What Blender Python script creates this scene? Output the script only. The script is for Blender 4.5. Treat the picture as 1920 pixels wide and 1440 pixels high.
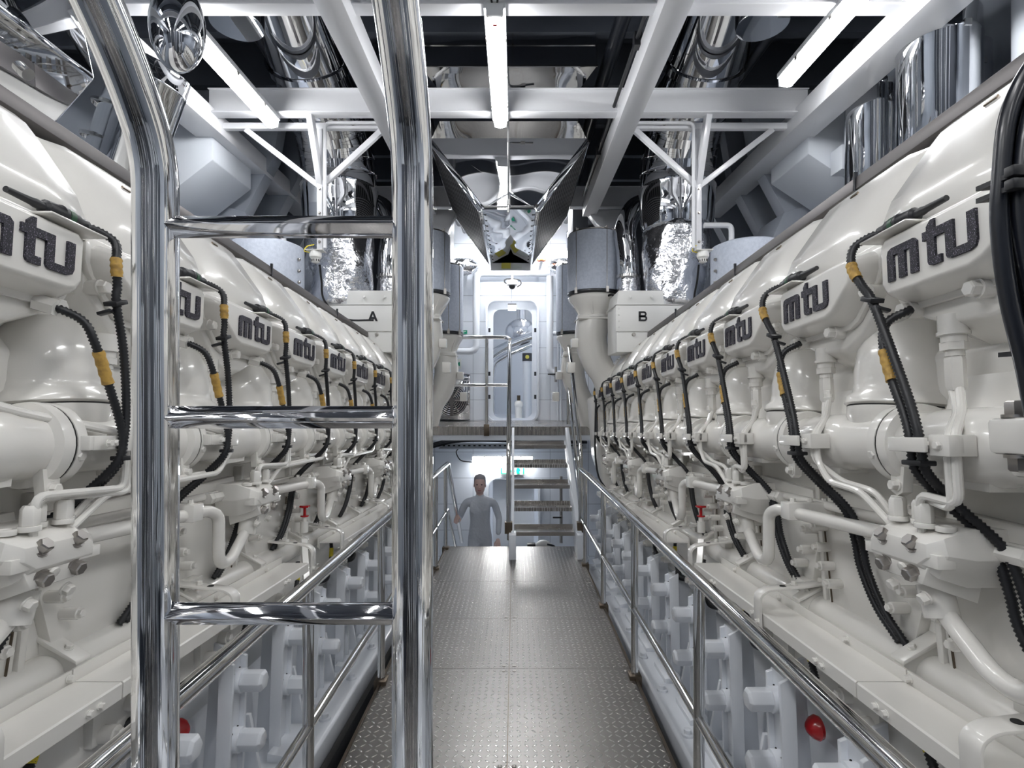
import bpy, bmesh, math, random
from mathutils import Vector, Matrix
random.seed(7)
PI = math.pi
SC = bpy.context.scene
COL = SC.collection
for o in list(bpy.data.objects): bpy.data.objects.remove(o)

# ---------------------------------------------------------------- camera, world, exposure
CZ = 1.6                                   # camera height above the walkway
cam = bpy.data.cameras.new('camera'); co = bpy.data.objects.new('camera', cam); COL.objects.link(co)
co.location = (0, 0, CZ); co.rotation_euler = (PI/2, 0, 0)
cam.sensor_fit = 'HORIZONTAL'; cam.sensor_width = 36; cam.lens = 36*1000/1920
cam.shift_x = -5/1920; cam.shift_y = 18/1920
cam.clip_start = .02; cam.clip_end = 60
SC.camera = co
w = bpy.data.worlds.new('world'); SC.world = w; w.use_nodes = True
w.node_tree.nodes['Background'].inputs[0].default_value = (.80, .88, 1, 1)
w.node_tree.nodes['Background'].inputs[1].default_value = .12
SC.view_settings.view_transform = 'Standard'; SC.view_settings.look = 'None'
SC.view_settings.exposure = .58; SC.view_settings.gamma = 1; SC.view_settings.use_curve_mapping = False
SC.cycles.max_bounces = 8; SC.cycles.diffuse_bounces = 4; SC.cycles.glossy_bounces = 5
SC.cycles.sample_clamp_indirect = 6
LAMP = 26.0                                # emission of every fluorescent tube

# ---------------------------------------------------------------- materials
MATS = {}
def mat(name, col, rough=.4, metal=0, coat=0, bump=None, emit=0, var=None, spec=.5, aniso=0):
    m = bpy.data.materials.new(name); m.use_nodes = True; nt = m.node_tree; b = nt.nodes['Principled BSDF']
    b.inputs['Base Color'].default_value = (*col, 1); b.inputs['Roughness'].default_value = rough
    b.inputs['Metallic'].default_value = metal; b.inputs['Coat Weight'].default_value = coat
    b.inputs['Coat Roughness'].default_value = .08; b.inputs['Specular IOR Level'].default_value = spec
    if emit:
        b.inputs['Emission Color'].default_value = (*col, 1); b.inputs['Emission Strength'].default_value = emit
    tc = nt.nodes.new('ShaderNodeTexCoord')
    if bump:
        sc, st, det = bump[:3]
        n = nt.nodes.new('ShaderNodeTexNoise'); n.inputs['Scale'].default_value = sc; n.inputs['Detail'].default_value = det
        nt.links.new(tc.outputs['Object'], n.inputs['Vector'])
        bp = nt.nodes.new('ShaderNodeBump'); bp.inputs['Strength'].default_value = st
        bp.inputs['Distance'].default_value = bump[3] if len(bump) > 3 else .002
        nt.links.new(n.outputs['Fac'], bp.inputs['Height']); nt.links.new(bp.outputs['Normal'], b.inputs['Normal'])
    if var:
        sc, c2, lo, hi = var
        n = nt.nodes.new('ShaderNodeTexNoise'); n.inputs['Scale'].default_value = sc; n.inputs['Detail'].default_value = 4
        nt.links.new(tc.outputs['Object'], n.inputs['Vector'])
        r = nt.nodes.new('ShaderNodeValToRGB'); r.color_ramp.elements[0].position = lo; r.color_ramp.elements[1].position = hi
        r.color_ramp.elements[0].color = (*col, 1); r.color_ramp.elements[1].color = (*c2, 1)
        nt.links.new(n.outputs['Fac'], r.inputs['Fac']); nt.links.new(r.outputs['Color'], b.inputs['Base Color'])
    MATS[name] = m; return m
mat('engine_paint', (.83, .815, .775), .27, 0, .6, (60, .12, 3, .002), var=(3, (.80, .78, .74), .3, .8))
mat('bed_paint', (.76, .79, .84), .34, 0, .3, (40, .08, 2, .002))
mat('wall_paint', (.70, .74, .80), .42, 0, .1, (25, .05, 2, .002))
mat('hull_paint', (.34, .37, .42), .5, 0, 0, (12, .1, 3, .004), var=(1.5, (.27, .30, .35), .35, .7))
mat('deck_head', (.07, .08, .10), .55)
mat('beam_paint', (.80, .81, .84), .3, 0, .35, (30, .04, 2, .002))
mat('ceiling_dark', (.045, .05, .06), .5)
mat('chrome', (.80, .80, .80), .05, 1, bump=(2.2, .18, 2, .02))
mat('rung_steel', (.80, .80, .82), .05, 1, bump=(9, .12, 2, .004))
mat('tube_steel', (.72, .72, .72), .07, 1, bump=(3.0, .10, 2, .01))
mat('rail_steel', (.70, .69, .67), .13, 1, bump=(30, .03, 2, .001))
mat('mirror_sheet', (.74, .75, .77), .03, 1, bump=(1.6, .35, 1, .05))
mat('satin_steel', (.56, .54, .51), .34, 1, bump=(60, .05, 2, .001))
mat('foil', (.80, .81, .84), .18, 1, bump=(5, .8, 4, .05))
mat('strip_metal', (.20, .19, .19), .5, 1, bump=(90, .05, 2, .001))
mat('bolt_steel', (.42, .40, .38), .3, 1, bump=(80, .2, 2, .001))
mat('black_plastic', (.012, .013, .016), .42)
mat('black_rubber', (.010, .012, .018), .3, 0, .1)
mat('green_plastic', (.02, .07, .035), .4)
mat('tape', (.55, .34, .08), .6, bump=(120, .5, 2, .002), var=(60, (.30, .18, .05), .4, .7))
mat('yellow_tape', (.75, .62, .04), .6)
mat('red_paint', (.55, .008, .014), .22, 0, .6)
mat('orange', (1, .16, .02), .35)
mat('felt', (.52, .57, .67), .85, bump=(150, .5, 3, .003), var=(40, (.60, .65, .75), .35, .65))
mat('tube_light', (1, 1, 1), .3, emit=LAMP)
mat('fixture_white', (.8, .82, .84), .35)
mat('white_plastic', (.82, .82, .80), .3)
mat('logo', (.012, .012, .022), .5, bump=(700, .8, 1, .002))
mat('gap', (.02, .02, .02), .8)
mat('green_sign', (.0, .30, .16), .5)
mat('green_lit', (.0, .45, .24), .5, emit=.5)
mat('red_sign', (.40, .03, .05), .5)
mat('sign_white', (.72, .76, .74), .5)
mat('sign_yellow', (.62, .56, .10), .5)
mat('skin', (.66, .46, .42), .5)
mat('coverall', (.66, .70, .77), .85, bump=(14, .6, 4, .02))
mat('hair', (.32, .31, .33), .8)
mat('brown_metal', (.16, .13, .10), .4, 1)
def lnodes():
    # logo glitter
    m = MATS['logo']; nt = m.node_tree; b = nt.nodes['Principled BSDF']
    tc = nt.nodes.new('ShaderNodeTexCoord'); v = nt.nodes.new('ShaderNodeTexNoise'); v.inputs['Scale'].default_value = 420
    nt.links.new(tc.outputs['Object'], v.inputs['Vector'])
    r = nt.nodes.new('ShaderNodeValToRGB'); r.color_ramp.elements[0].position = .60; r.color_ramp.elements[1].position = .72
    r.color_ramp.elements[0].color = (.010, .010, .02, 1); r.color_ramp.elements[1].color = (.42, .38, .5, 1)
    nt.links.new(v.outputs['Fac'], r.inputs['Fac']); nt.links.new(r.outputs['Color'], b.inputs['Base Color'])
lnodes()
def streaks(name, sxy, sz, st, dist):
    m = MATS[name]; nt = m.node_tree
    n = [x for x in nt.nodes if x.type == 'TEX_NOISE'][0]; mp = nt.nodes.new('ShaderNodeMapping'); tc = [x for x in nt.nodes if x.type == 'TEX_COORD'][0]
    mp.inputs['Scale'].default_value = (sxy, sxy, sz); nt.links.new(tc.outputs['Object'], mp.inputs[0]); nt.links.new(mp.outputs[0], n.inputs['Vector'])
    n.inputs['Scale'].default_value = 1; b = [x for x in nt.nodes if x.type == 'BUMP'][0]; b.inputs['Strength'].default_value = st; b.inputs['Distance'].default_value = dist
streaks('chrome', 4.2, 1.3, .8, .0014)
_m = MATS['chrome'].node_tree; _a = _m.nodes.new('ShaderNodeAttribute'); _a.attribute_name = 'streak'
_m.links.new(_a.outputs['Vector'], [x for x in _m.nodes if x.type == 'MAPPING'][0].inputs[0])
def tread_mat(name, p, base, rough, strength=1.0):
    m = bpy.data.materials.new(name); m.use_nodes = True; nt = m.node_tree; b = nt.nodes['Principled BSDF']
    b.inputs['Metallic'].default_value = 1; b.inputs['Base Color'].default_value = (*base, 1)
    L = nt.links.new
    tc = nt.nodes.new('ShaderNodeTexCoord'); sp = nt.nodes.new('ShaderNodeSeparateXYZ'); L(tc.outputs['Object'], sp.inputs[0])
    def M(op, a, c=None, d=None):
        n = nt.nodes.new('ShaderNodeMath'); n.operation = op
        for i, x in enumerate((a, c, d)):
            if x is None: continue
            if isinstance(x, (int, float)): n.inputs[i].default_value = x
            else: L(x, n.inputs[i])
        return n.outputs[0]
    X = M('DIVIDE', sp.outputs[0], p); Y = M('DIVIDE', sp.outputs[1], p)
    fx = M('FLOOR', X); fy = M('FLOOR', Y)
    lx = M('SUBTRACT', M('SUBTRACT', X, fx), .5); ly = M('SUBTRACT', M('SUBTRACT', Y, fy), .5)
    par = M('FLOORED_MODULO', M('ADD', fx, fy), 2.0)
    sg = M('SUBTRACT', M('MULTIPLY', par, 2.0), 1.0)
    lys = M('MULTIPLY', ly, sg)
    a = M('ADD', lx, lys); c = M('SUBTRACT', lx, lys)
    d = M('SQRT', M('ADD', M('POWER', M('ABSOLUTE', M('DIVIDE', a, .68)), 2.0), M('POWER', M('ABSOLUTE', M('DIVIDE', c, .19)), 2.0)))
    mr = nt.nodes.new('ShaderNodeMapRange'); mr.interpolation_type = 'SMOOTHSTEP'
    L(d, mr.inputs[0]); mr.inputs[1].default_value = 1.0; mr.inputs[2].default_value = .35; mr.inputs[3].default_value = 0; mr.inputs[4].default_value = 1
    bp = nt.nodes.new('ShaderNodeBump'); bp.inputs['Strength'].default_value = strength; bp.inputs['Distance'].default_value = .0035
    L(mr.outputs[0], bp.inputs['Height']); L(bp.outputs['Normal'], b.inputs['Normal'])
    mx = nt.nodes.new('ShaderNodeMix'); mx.data_type = 'RGBA'; L(mr.outputs[0], mx.inputs[0]); mx.inputs[6].default_value = (*base, 1); mx.inputs[7].default_value = (.80, .78, .75, 1); L(mx.outputs[2], b.inputs['Base Color'])
    r2 = nt.nodes.new('ShaderNodeMapRange'); L(mr.outputs[0], r2.inputs[0]); r2.inputs[3].default_value = rough; r2.inputs[4].default_value = rough*.6
    n = nt.nodes.new('ShaderNodeTexNoise'); n.inputs['Scale'].default_value = 3; n.inputs['Detail'].default_value = 5; L(tc.outputs['Object'], n.inputs['Vector'])
    L(M('ADD', r2.outputs[0], M('MULTIPLY', M('SUBTRACT', n.outputs['Fac'], .5), .15)), b.inputs['Roughness'])
    MATS[name] = m
tread_mat('tread_plate', .037, (.27, .26, .25), .36)
tread_mat('tread_small', .030, (.42, .40, .38), .26, .6)
def mesh_mat():
    m = bpy.data.materials.new('mesh_panel'); m.use_nodes = True; nt = m.node_tree; b = nt.nodes['Principled BSDF']; L = nt.links.new
    tc = nt.nodes.new('ShaderNodeTexCoord'); br = nt.nodes.new('ShaderNodeTexBrick'); mp = nt.nodes.new('ShaderNodeMapping')
    mp.inputs['Scale'].default_value = (1, 1, 1); L(tc.outputs['UV'], mp.inputs[0]); L(mp.outputs[0], br.inputs['Vector'])
    br.inputs['Scale'].default_value = 1; br.inputs['Brick Width'].default_value = .13; br.inputs['Row Height'].default_value = .045
    br.inputs['Mortar Size'].default_value = .007
    br.inputs['Color1'].default_value = (.006, .006, .007, 1); br.inputs['Color2'].default_value = (.012, .012, .013, 1); br.inputs['Mortar'].default_value = (.16, .16, .17, 1)
    L(br.outputs['Color'], b.inputs['Base Color']); b.inputs['Roughness'].default_value = .6; b.inputs['Specular IOR Level'].default_value = .2
    MATS['mesh_panel'] = m
mesh_mat()
def panel_wall_mat():
    m = bpy.data.materials.new('panel_wall'); m.use_nodes = True; nt = m.node_tree; b = nt.nodes['Principled BSDF']; L = nt.links.new
    tc = nt.nodes.new('ShaderNodeTexCoord'); br = nt.nodes.new('ShaderNodeTexBrick'); L(tc.outputs['UV'], br.inputs['Vector'])
    br.inputs['Scale'].default_value = 1; br.inputs['Brick Width'].default_value = .62; br.inputs['Row Height'].default_value = .42
    br.inputs['Mortar Size'].default_value = .004; br.offset = 0
    br.inputs['Color1'].default_value = (.72, .76, .83, 1); br.inputs['Color2'].default_value = (.70, .75, .82, 1); br.inputs['Mortar'].default_value = (.33, .36, .42, 1)
    L(br.outputs['Color'], b.inputs['Base Color']); b.inputs['Roughness'].default_value = .38
    MATS['panel_wall'] = m
panel_wall_mat()

# ---------------------------------------------------------------- mesh builder
def V(*a): return Vector(a)
def frame(d):
    d = Vector(d).normalized(); u = Vector((0, 0, 1)) if abs(d.z) < .9 else Vector((1, 0, 0))
    a = d.cross(u).normalized(); b = d.cross(a).normalized(); return a, b, d
def fillet(pts, r, n=5):
    P = [Vector(p) for p in pts]; out = [P[0]]
    for i in range(1, len(P)-1):
        a, b, c = P[i-1], P[i], P[i+1]
        k = min(r, (a-b).length*.49, (c-b).length*.49)
        s = b+(a-b).normalized()*k; e = b+(c-b).normalized()*k
        for j in range(n+1):
            t = j/n; out.append(s*(1-t)**2+b*2*t*(1-t)+e*t*t)
    out.append(P[-1]); return out
def smooth(pts, n=6):
    P = [Vector(p) for p in pts]; Q = [2*P[0]-P[1]]+P+[2*P[-1]-P[-2]]; out = []
    for i in range(1, len(Q)-2):
        a, b, c, d = Q[i-1], Q[i], Q[i+1], Q[i+2]
        for j in range(n):
            t = j/n
            out.append(.5*((2*b)+(-a+c)*t+(2*a-5*b+4*c-d)*t*t+(-a+3*b-3*c+d)*t**3))
    out.append(P[-1]); return out
def resample(P, step):
    out = [P[0].copy()]; acc = 0
    for i in range(1, len(P)):
        a = P[i-1]; b = P[i]; L = (b-a).length
        if L < 1e-9: continue
        d = step-acc
        while d <= L:
            out.append(a+(b-a)*(d/L)); d += step
        acc = L-(d-step)
    return out
class MB:
    def __init__(s): s.v = []; s.f = []; s.uv = None
    def add(s, vs, fs):
        n = len(s.v); s.v += [tuple(x) for x in vs]; s.f += [tuple(i+n for i in f) for f in fs]; return s
    def box(s, x0, x1, y0, y1, z0, z1):
        vs = [(x, y, z) for z in (z0, z1) for y in (y0, y1) for x in (x0, x1)]
        return s.add(vs, [(0, 2, 3, 1), (4, 5, 7, 6), (0, 1, 5, 4), (2, 6, 7, 3), (0, 4, 6, 2), (1, 3, 7, 5)])
    def bar(s, a, b, wx, wy, up=(0, 0, 1)):
        a = Vector(a); b = Vector(b); d = (b-a).normalized(); x = d.cross(Vector(up))
        if x.length < 1e-4: x = d.cross(Vector((1, 0, 0)))
        x.normalize(); y = x.cross(d).normalized()
        vs = []
        for p in (a, b):
            for i, j in ((-1, -1), (1, -1), (1, 1), (-1, 1)): vs.append(p+x*(i*wx/2)+y*(j*wy/2))
        return s.add(vs, [(0, 1, 2, 3), (4, 7, 6, 5), (0, 4, 5, 1), (1, 5, 6, 2), (2, 6, 7, 3), (3, 7, 4, 0)])
    def prism(s, poly, fn, d0, d1):
        n = len(poly); vs = [fn(p[0], p[1], d0) for p in poly]+[fn(p[0], p[1], d1) for p in poly]
        fs = [tuple(range(n)), tuple(reversed(range(n, 2*n)))]+[(i, i+n, (i+1) % n+n, (i+1) % n) for i in range(n)]
        return s.add(vs, fs)
    def loft(s, rings, cap=True):
        n = len(rings[0]); vs = [p for r in rings for p in r]; fs = []
        for k in range(len(rings)-1):
            for i in range(n): fs.append((k*n+i, (k+1)*n+i, (k+1)*n+(i+1) % n, k*n+(i+1) % n))
        if cap: fs += [tuple(range(n)), tuple(reversed(range((len(rings)-1)*n, len(rings)*n)))]
        return s.add(vs, fs)
    def tube(s, path, r, seg=12, cap=True):
        P = [Vector(p) for p in path]; n = len(P); rf = r if callable(r) else (lambda i, t: r)
        if isinstance(r, (list, tuple)): rf = lambda i, t: r[i]
        T = []
        for i in range(n):
            a = P[max(0, i-1)]; b = P[min(n-1, i+1)]; T.append((b-a).normalized())
        a, b, _ = frame(T[0]); rings = []
        for i in range(n):
            a = (a-T[i]*a.dot(T[i])).normalized(); b = T[i].cross(a)
            rr = rf(i, i/max(1, n-1))
            rings.append([P[i]+a*(rr*math.cos(2*PI*k/seg))+b*(rr*math.sin(2*PI*k/seg)) for k in range(seg)])
        return s.loft(rings, cap)
    def cyl(s, a, b, r, seg=16, r2=None):
        return s.tube([a, b], [r, r if r2 is None else r2], seg)
    def lathe(s, prof, o, ax=(0, 0, 1), seg=24, cap=True):      # prof: (radius, height)
        a, b, d = frame(ax); o = Vector(o)
        rings = [[o+d*h+a*(r*math.cos(2*PI*k/seg))+b*(r*math.sin(2*PI*k/seg)) for k in range(seg)] for r, h in prof]
        return s.loft(rings, cap)
    def hexb(s, p, d, r=.012, h=.012, washer=True, shank=0):
        p = Vector(p); d = Vector(d).normalized()
        if shank: s.cyl(p, p+d*shank, r*1.2, 12); p = p+d*shank
        if washer: s.cyl(p, p+d*(h*.25), r*1.25, 14); p = p+d*(h*.25)
        s.lathe([(r, 0), (r, h*.85), (r*.85, h)], p, d, 6); return s
    def sph(s, c, r, seg=16, rings=10, sc=(1, 1, 1)):
        R = []
        for i in range(rings+1):
            t = PI*i/rings; rr = max(.001, math.sin(t)); R.append([(c[0]+r*sc[0]*rr*math.cos(2*PI*k/seg), c[1]+r*sc[1]*rr*math.sin(2*PI*k/seg), c[2]+r*sc[2]*math.cos(t)) for k in range(seg)])
        return s.loft(R)
    def build(s, name, m, parent=None, loc=(0, 0, 0), sx=1, bevel=0, bseg=2, ang=35, uvproj=None, attr=None):
        me = bpy.data.meshes.new(name); vs = [(x*sx, y, z) for x, y, z in s.v]
        bm = bmesh.new(); bv = [bm.verts.new(v) for v in vs]
        for f in s.f:
            try: bm.faces.new([bv[i] for i in f])
            except ValueError: pass
        bmesh.ops.recalc_face_normals(bm, faces=bm.faces[:])
        if bevel:
            es = [e for e in bm.edges if len(e.link_faces) == 2 and e.calc_face_angle(0) > .5]
            bmesh.ops.bevel(bm, geom=es, offset=bevel, segments=bseg, profile=.5, affect='EDGES', clamp_overlap=True)
        for f in bm.faces: f.smooth = True
        for e in bm.edges:
            if len(e.link_faces) == 2 and e.calc_face_angle(0) > math.radians(ang): e.smooth = False
        if uvproj:
            uv = bm.loops.layers.uv.new('UVMap')
            for f in bm.faces:
                for l in f.loops: l[uv].uv = uvproj(l.vert.co)
        bm.to_mesh(me); bm.free()
        if attr:
            at = me.attributes.new('streak', 'FLOAT_VECTOR', 'POINT')
            for i, v in enumerate(me.vertices): at.data[i].vector = attr(v.co)
        me.materials.append(MATS[m])
        o = bpy.data.objects.new(name, me); COL.objects.link(o); o.location = loc
        if parent: o.parent = parent
        return o
def tag(o, label=None, cat=None, group=None, kind=None):
    if label: o['label'] = label
    if cat: o['category'] = cat
    if group: o['group'] = group
    if kind: o['kind'] = kind
    return o
def empty(name, loc, label, cat, group=None, kind=None):
    o = bpy.data.objects.new(name, None); COL.objects.link(o); o.location = loc; o.empty_display_size = .1
    return tag(o, label, cat, group, kind)
KIDS = {}
def kids(o): return [c for c in bpy.data.objects if c.parent == o]
def copy_tree(o, parent=None, loc=None, rot=None):
    c = o.copy(); COL.objects.link(c)
    if parent is not None: c.parent = parent
    if loc is not None: c.location = loc
    if rot is not None: c.rotation_euler = rot
    for ch in kids(o): copy_tree(ch, c)
    return c
def Z(z): return z+CZ            # heights below are taken from the eye level

# ---------------------------------------------------------------- lamps
def lamp_fixture(name, x, y0, y1, z, label, group='fluorescent tubes under the deck beams', marks=False):
    t = empty(name, (x, (y0+y1)/2, z), label, 'light', group)
    L = (y1-y0)/2
    MB().box(-.065, .065, -L, L, .035, .075).build('housing', 'fixture_white', t, bevel=.008)
    m = MB(); prof = [(-.058, .036), (-.05, 0), (-.03, -.025), (0, -.033), (.03, -.025), (.05, 0), (.058, .036)]
    rings = [[(px*k, yy, pz*k if pz < .03 else pz) for px, pz in prof] for yy, k in ((-L*.99, .55), (-L*.97, .95), (-L*.9, 1), (L*.9, 1), (L*.97, .95), (L*.99, .55))]
    m.loft(rings).build('diffuser', 'tube_light', t)
    for sy in (-1, 1):
        MB().box(-.05, .05, sy*L-.012, sy*L+.012, -.015, .06).build('end_cap', 'fixture_white', t, bevel=.008)
    for k in (-.6, 0, .6):
        for sx in (-1, 1): MB().box(sx*.058-.006, sx*.058+.006, k*L-.015, k*L+.015, .015, .05).build('clip', 'satin_steel', t)
    return t
lf = lamp_fixture('fluorescent_light', -.115, 3.05, 4.32, Z(2.17), 'long fluorescent light hanging over the middle of the walkway')
c = MB()
for sx in (-1, 1): c.tube(smooth([(sx*.012, -.63, .05), (sx*.02, -.66, .09), (sx*.01, -.65, .16), (sx*.015, -.62, .2)]), .006, 8)
c.build('power_cable', 'black_plastic', lf)
c = MB()
for sx in (-1, 1): c.cyl((sx*.018, -.66, .08), (sx*.016, -.655, .12), .010, 8)
c.build('cable_marker', 'yellow_tape', lf)
MB().box(-.012, .012, -.60, -.585, -.036, -.03).build('red_mark', 'red_paint', lf)
lamp_fixture('fluorescent_light', -1.96, 3.0, 4.32, Z(2.17), 'long fluorescent light left of the walkway, between left deck beams')
lamp_fixture('fluorescent_light', 1.92, 2.5, 3.78, Z(2.19), 'long fluorescent light right of the walkway, at the upper right')
for x in (-1.9, -.1, 1.9):  # unseen fill tubes added over the near end to brighten the room
    for y in (-1.6, .3):
        lamp_fixture('fluorescent_light', x, y-.64, y+.64, Z(2.3), 'unseen fluorescent light added over the near end to brighten the engine room', 'added fill tubes over the near end')
for x in (-2.75, 2.75):  # extra hull-side tubes, added out of view for more light
    for y in (.6,):
        lamp_fixture('fluorescent_light', x, y-.64, y+.64, Z(2.75), 'unseen fluorescent light added high along the hull side for more light', 'added fill tubes along the hull sides')
# the two bright tubes over the far door, hidden above the duct
lamp_fixture('fluorescent_light', -.62, 7.1, 8.3, Z(2.55), 'fluorescent light above the far platform, left of the duct', 'fluorescent tubes above the far platform')
lamp_fixture('fluorescent_light', .52, 7.1, 8.3, Z(2.55), 'fluorescent light above the far platform, right of the duct', 'fluorescent tubes above the far platform')
for x in (-.35, .28):  # extra tubes added to boost the light on the far bulkhead
    t = lamp_fixture('fluorescent_light', 0, -.55, .55, 0, 'fluorescent light added high behind the duct to brighten the bulkhead, %s one' % ('left' if x < 0 else 'right'), 'fluorescent tubes above the far platform')
    t.location = (x, 7.9, Z(2.05)); t.rotation_euler = (0, math.radians(25), PI/2)
    for q in (-.3, .3): MB().bar((.03, q, .06), (.55, q, .30), .02, .02).build('wall_arm', 'fixture_white', t)

# ---------------------------------------------------------------- room shell
def struct(mb, name, m, **k): o = mb.build(name, m, **k); o['kind'] = 'structure'; return o
XW = 3.25; YB = 8.6; YR = -2.6; ZC = 3.35; ZF = -3.25
struct(MB().box(-XW, XW, YR, YB+3.2, Z(ZF)-.1, Z(ZF)), 'floor', 'bed_paint')
struct(MB().box(-XW, XW, YR, YB+.1, Z(ZC), Z(ZC)+.1), 'ceiling', 'deck_head')
struct(MB().box(-XW, XW, YR-.1, YR, Z(ZF), Z(ZC)), 'wall_rear', 'deck_head')
for nm, s in (('wall_left', -1), ('wall_right', 1)):
    m = MB().box(min(s*XW, s*(XW+.1)), max(s*XW, s*(XW+.1)), YR, YB, Z(ZF), Z(ZC))
    struct(m, nm, 'hull_paint')
# far bulkhead with two rounded door openings
def rrect(x0, x1, z0, z1, r, n=6):
    out = []
    for cx, cz, a0 in ((x1-r, z1-r, 0), (x0+r, z1-r, 90), (x0+r, z0+r, 180), (x1-r, z0+r, 270)):
        for k in range(n+1):
            a = math.radians(a0+90*k/n); out.append((cx+r*math.cos(a), cz+r*math.sin(a)))
    return out
def hole_plate(m, outer, inner, y0, y1):
    # ring between an outer rectangle sampled radially and a rounded opening
    x0, x1, z0, z1 = outer; cx = sum(p[0] for p in inner)/len(inner); cz = sum(p[1] for p in inner)/len(inner)
    O = []
    for px, pz in inner:
        dx, dz = px-cx, pz-cz
        k = min(((x1-cx)/dx) if dx > 1e-6 else ((x0-cx)/dx if dx < -1e-6 else 1e9), ((z1-cz)/dz) if dz > 1e-6 else ((z0-cz)/dz if dz < -1e-6 else 1e9))
        O.append((cx+dx*k, cz+dz*k))
    # add the corners by snapping the nearest sample
    for qx, qz in ((x0, z0), (x1, z0), (x0, z1), (x1, z1)):
        i = min(range(len(O)), key=lambda j: (O[j][0]-qx)**2+(O[j][1]-qz)**2); O[i] = (qx, qz)
    n = len(inner)
    vs = [(p[0], y0, p[1]) for p in O]+[(p[0], y0, p[1]) for p in inner]+[(p[0], y1, p[1]) for p in inner]+[(p[0], y1, p[1]) for p in O]
    fs = []
    for i in range(n):
        j = (i+1) % n
        fs += [(i, j, n+j, n+i), (n+i, n+j, 2*n+j, 2*n+i), (2*n+i, 2*n+j, 3*n+j, 3*n+i), (3*n+i, 3*n+j, j, i)]
    m.add(vs, fs)
ux0, ux1, uz0, uz1 = -.435, .36, Z(-.43), Z(1.49)
lx0, lx1, lz0, lz1 = -.42, .38, Z(-3.2), Z(-1.36)
bw = MB()
hole_plate(bw, (-.95, .9, Z(-.55), Z(2.1)), rrect(ux0, ux1, uz0, uz1, .13), YB, YB+.1)
hole_plate(bw, (-.95, .9, Z(ZF), Z(-.55)), rrect(lx0, lx1, lz0, lz1, .16), YB, YB+.1)
bw.box(-XW, -.95, YB, YB+.1, Z(ZF), Z(ZC)); bw.box(.9, XW, YB, YB+.1, Z(ZF), Z(ZC)); bw.box(-.95, .9, YB, YB+.1, Z(2.1), Z(ZC))
struct(bw, 'wall_far', 'panel_wall', uvproj=lambda c: (c.x+.05, c.z+.18))
# room behind the upper door and the lower door
rb = MB().box(-1.5, 1.5, YB+3.1, YB+3.2, Z(ZF), Z(2.4)); rb.box(-1.6, -1.5, YB+.1, YB+3.2, Z(ZF), Z(2.4)); rb.box(1.5, 1.6, YB+.1, YB+3.2, Z(ZF), Z(2.4))
rb.box(-1.5, 1.5, YB+.1, YB+3.2, Z(2.4), Z(2.5)); rb.box(-1.5, 1.5, YB+.1, YB+3.2, Z(-.55), Z(-.45))
struct(rb, 'wall_next_room', 'wall_paint')
for x in (.3,): lamp_fixture('fluorescent_light', x, YB+.5, YB+1.8, Z(2.1), 'fluorescent light in the next room behind the upper door', 'fluorescent tubes beyond the far bulkhead')
lamp_fixture('fluorescent_light', 0, YB+.8, YB+2.0, Z(-.75), 'fluorescent light in the lower room behind the lower door', 'fluorescent tubes beyond the far bulkhead')
# upper door frame (raised rim), hinges and its portal
d1 = empty('door_1', (0, YB, Z(-.43)), 'raised white frame of the upper doorway above the platform', 'door', kind='structure')
def ring_path(pts, m, w, dpt, y):
    pass
rim = MB(); P = rrect(ux0, ux1, uz0, uz1, .13); Q = rrect(ux0-.03, ux1+.03, uz0-.03, uz1+.03, .16); n = len(P)
bz = Z(-.43)
rim.add([(p[0], 0, p[1]-bz) for p in P]+[(p[0], -.05, p[1]-bz) for p in P]+[(q[0], -.05, q[1]-bz) for q in Q]+[(q[0], 0, q[1]-bz) for q in Q],
        [(a*n+i, a*n+(i+1) % n, ((a+1) % 4)*n+(i+1) % n, ((a+1) % 4)*n+i) for a in range(4) for i in range(n)])
rim.build('door_frame', 'wall_paint', d1)
for xx in (ux0+.03, ux1-.03):
    for zz in (.25, .62, 1.32):
        MB().box(xx-.017, xx+.017, -.055, -.035, zz-.005+.1, zz+.16).build('gasket_block', 'black_rubber', d1)
inn = MB(); P2 = rrect(ux0+.085, ux1-.075, uz0+.03, uz1-.12, .12); P1 = rrect(ux0, ux1, uz0, uz1, .13)
inn.add([(p[0], .09, p[1]-bz) for p in P1]+[(p[0], .09, p[1]-bz) for p in P2]+[(p[0], .12, p[1]-bz) for p in P2], [(i, (i+1) % n, n+(i+1) % n, n+i) for i in range(n)]+[(n+i, n+(i+1) % n, 2*n+(i+1) % n, 2*n+i) for i in range(n)])
inn.build('door_lining', 'wall_paint', d1)
d2 = empty('door_2', (0, YB, Z(-3.2)), 'white rim of the lower doorway under the platform', 'door', kind='structure')
rim = MB(); P = rrect(lx0, lx1, lz0, lz1, .16); Q = rrect(lx0-.03, lx1+.03, lz0-.03, lz1+.03, .19); bz2 = Z(-3.2)
rim.add([(p[0], 0, p[1]-bz2) for p in P]+[(p[0], -.05, p[1]-bz2) for p in P]+[(q[0], -.05, q[1]-bz2) for q in Q]+[(q[0], 0, q[1]-bz2) for q in Q],
        [(a*n+i, a*n+(i+1) % n, ((a+1) % 4)*n+(i+1) % n, ((a+1) % 4)*n+i) for a in range(4) for i in range(n)])
rim.build('door_frame', 'wall_paint', d2)
dl = MB().box(-.36, .32, .12, .16, .03, 1.8); dl.build('door_leaf', 'wall_paint', d2, bevel=.03)
MB().tube(fillet([(.14, .09, .95), (.14, .05, .95), (.02, .05, .95)], .02), .012, 8).build('door_handle', 'white_plastic', d2)

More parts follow.
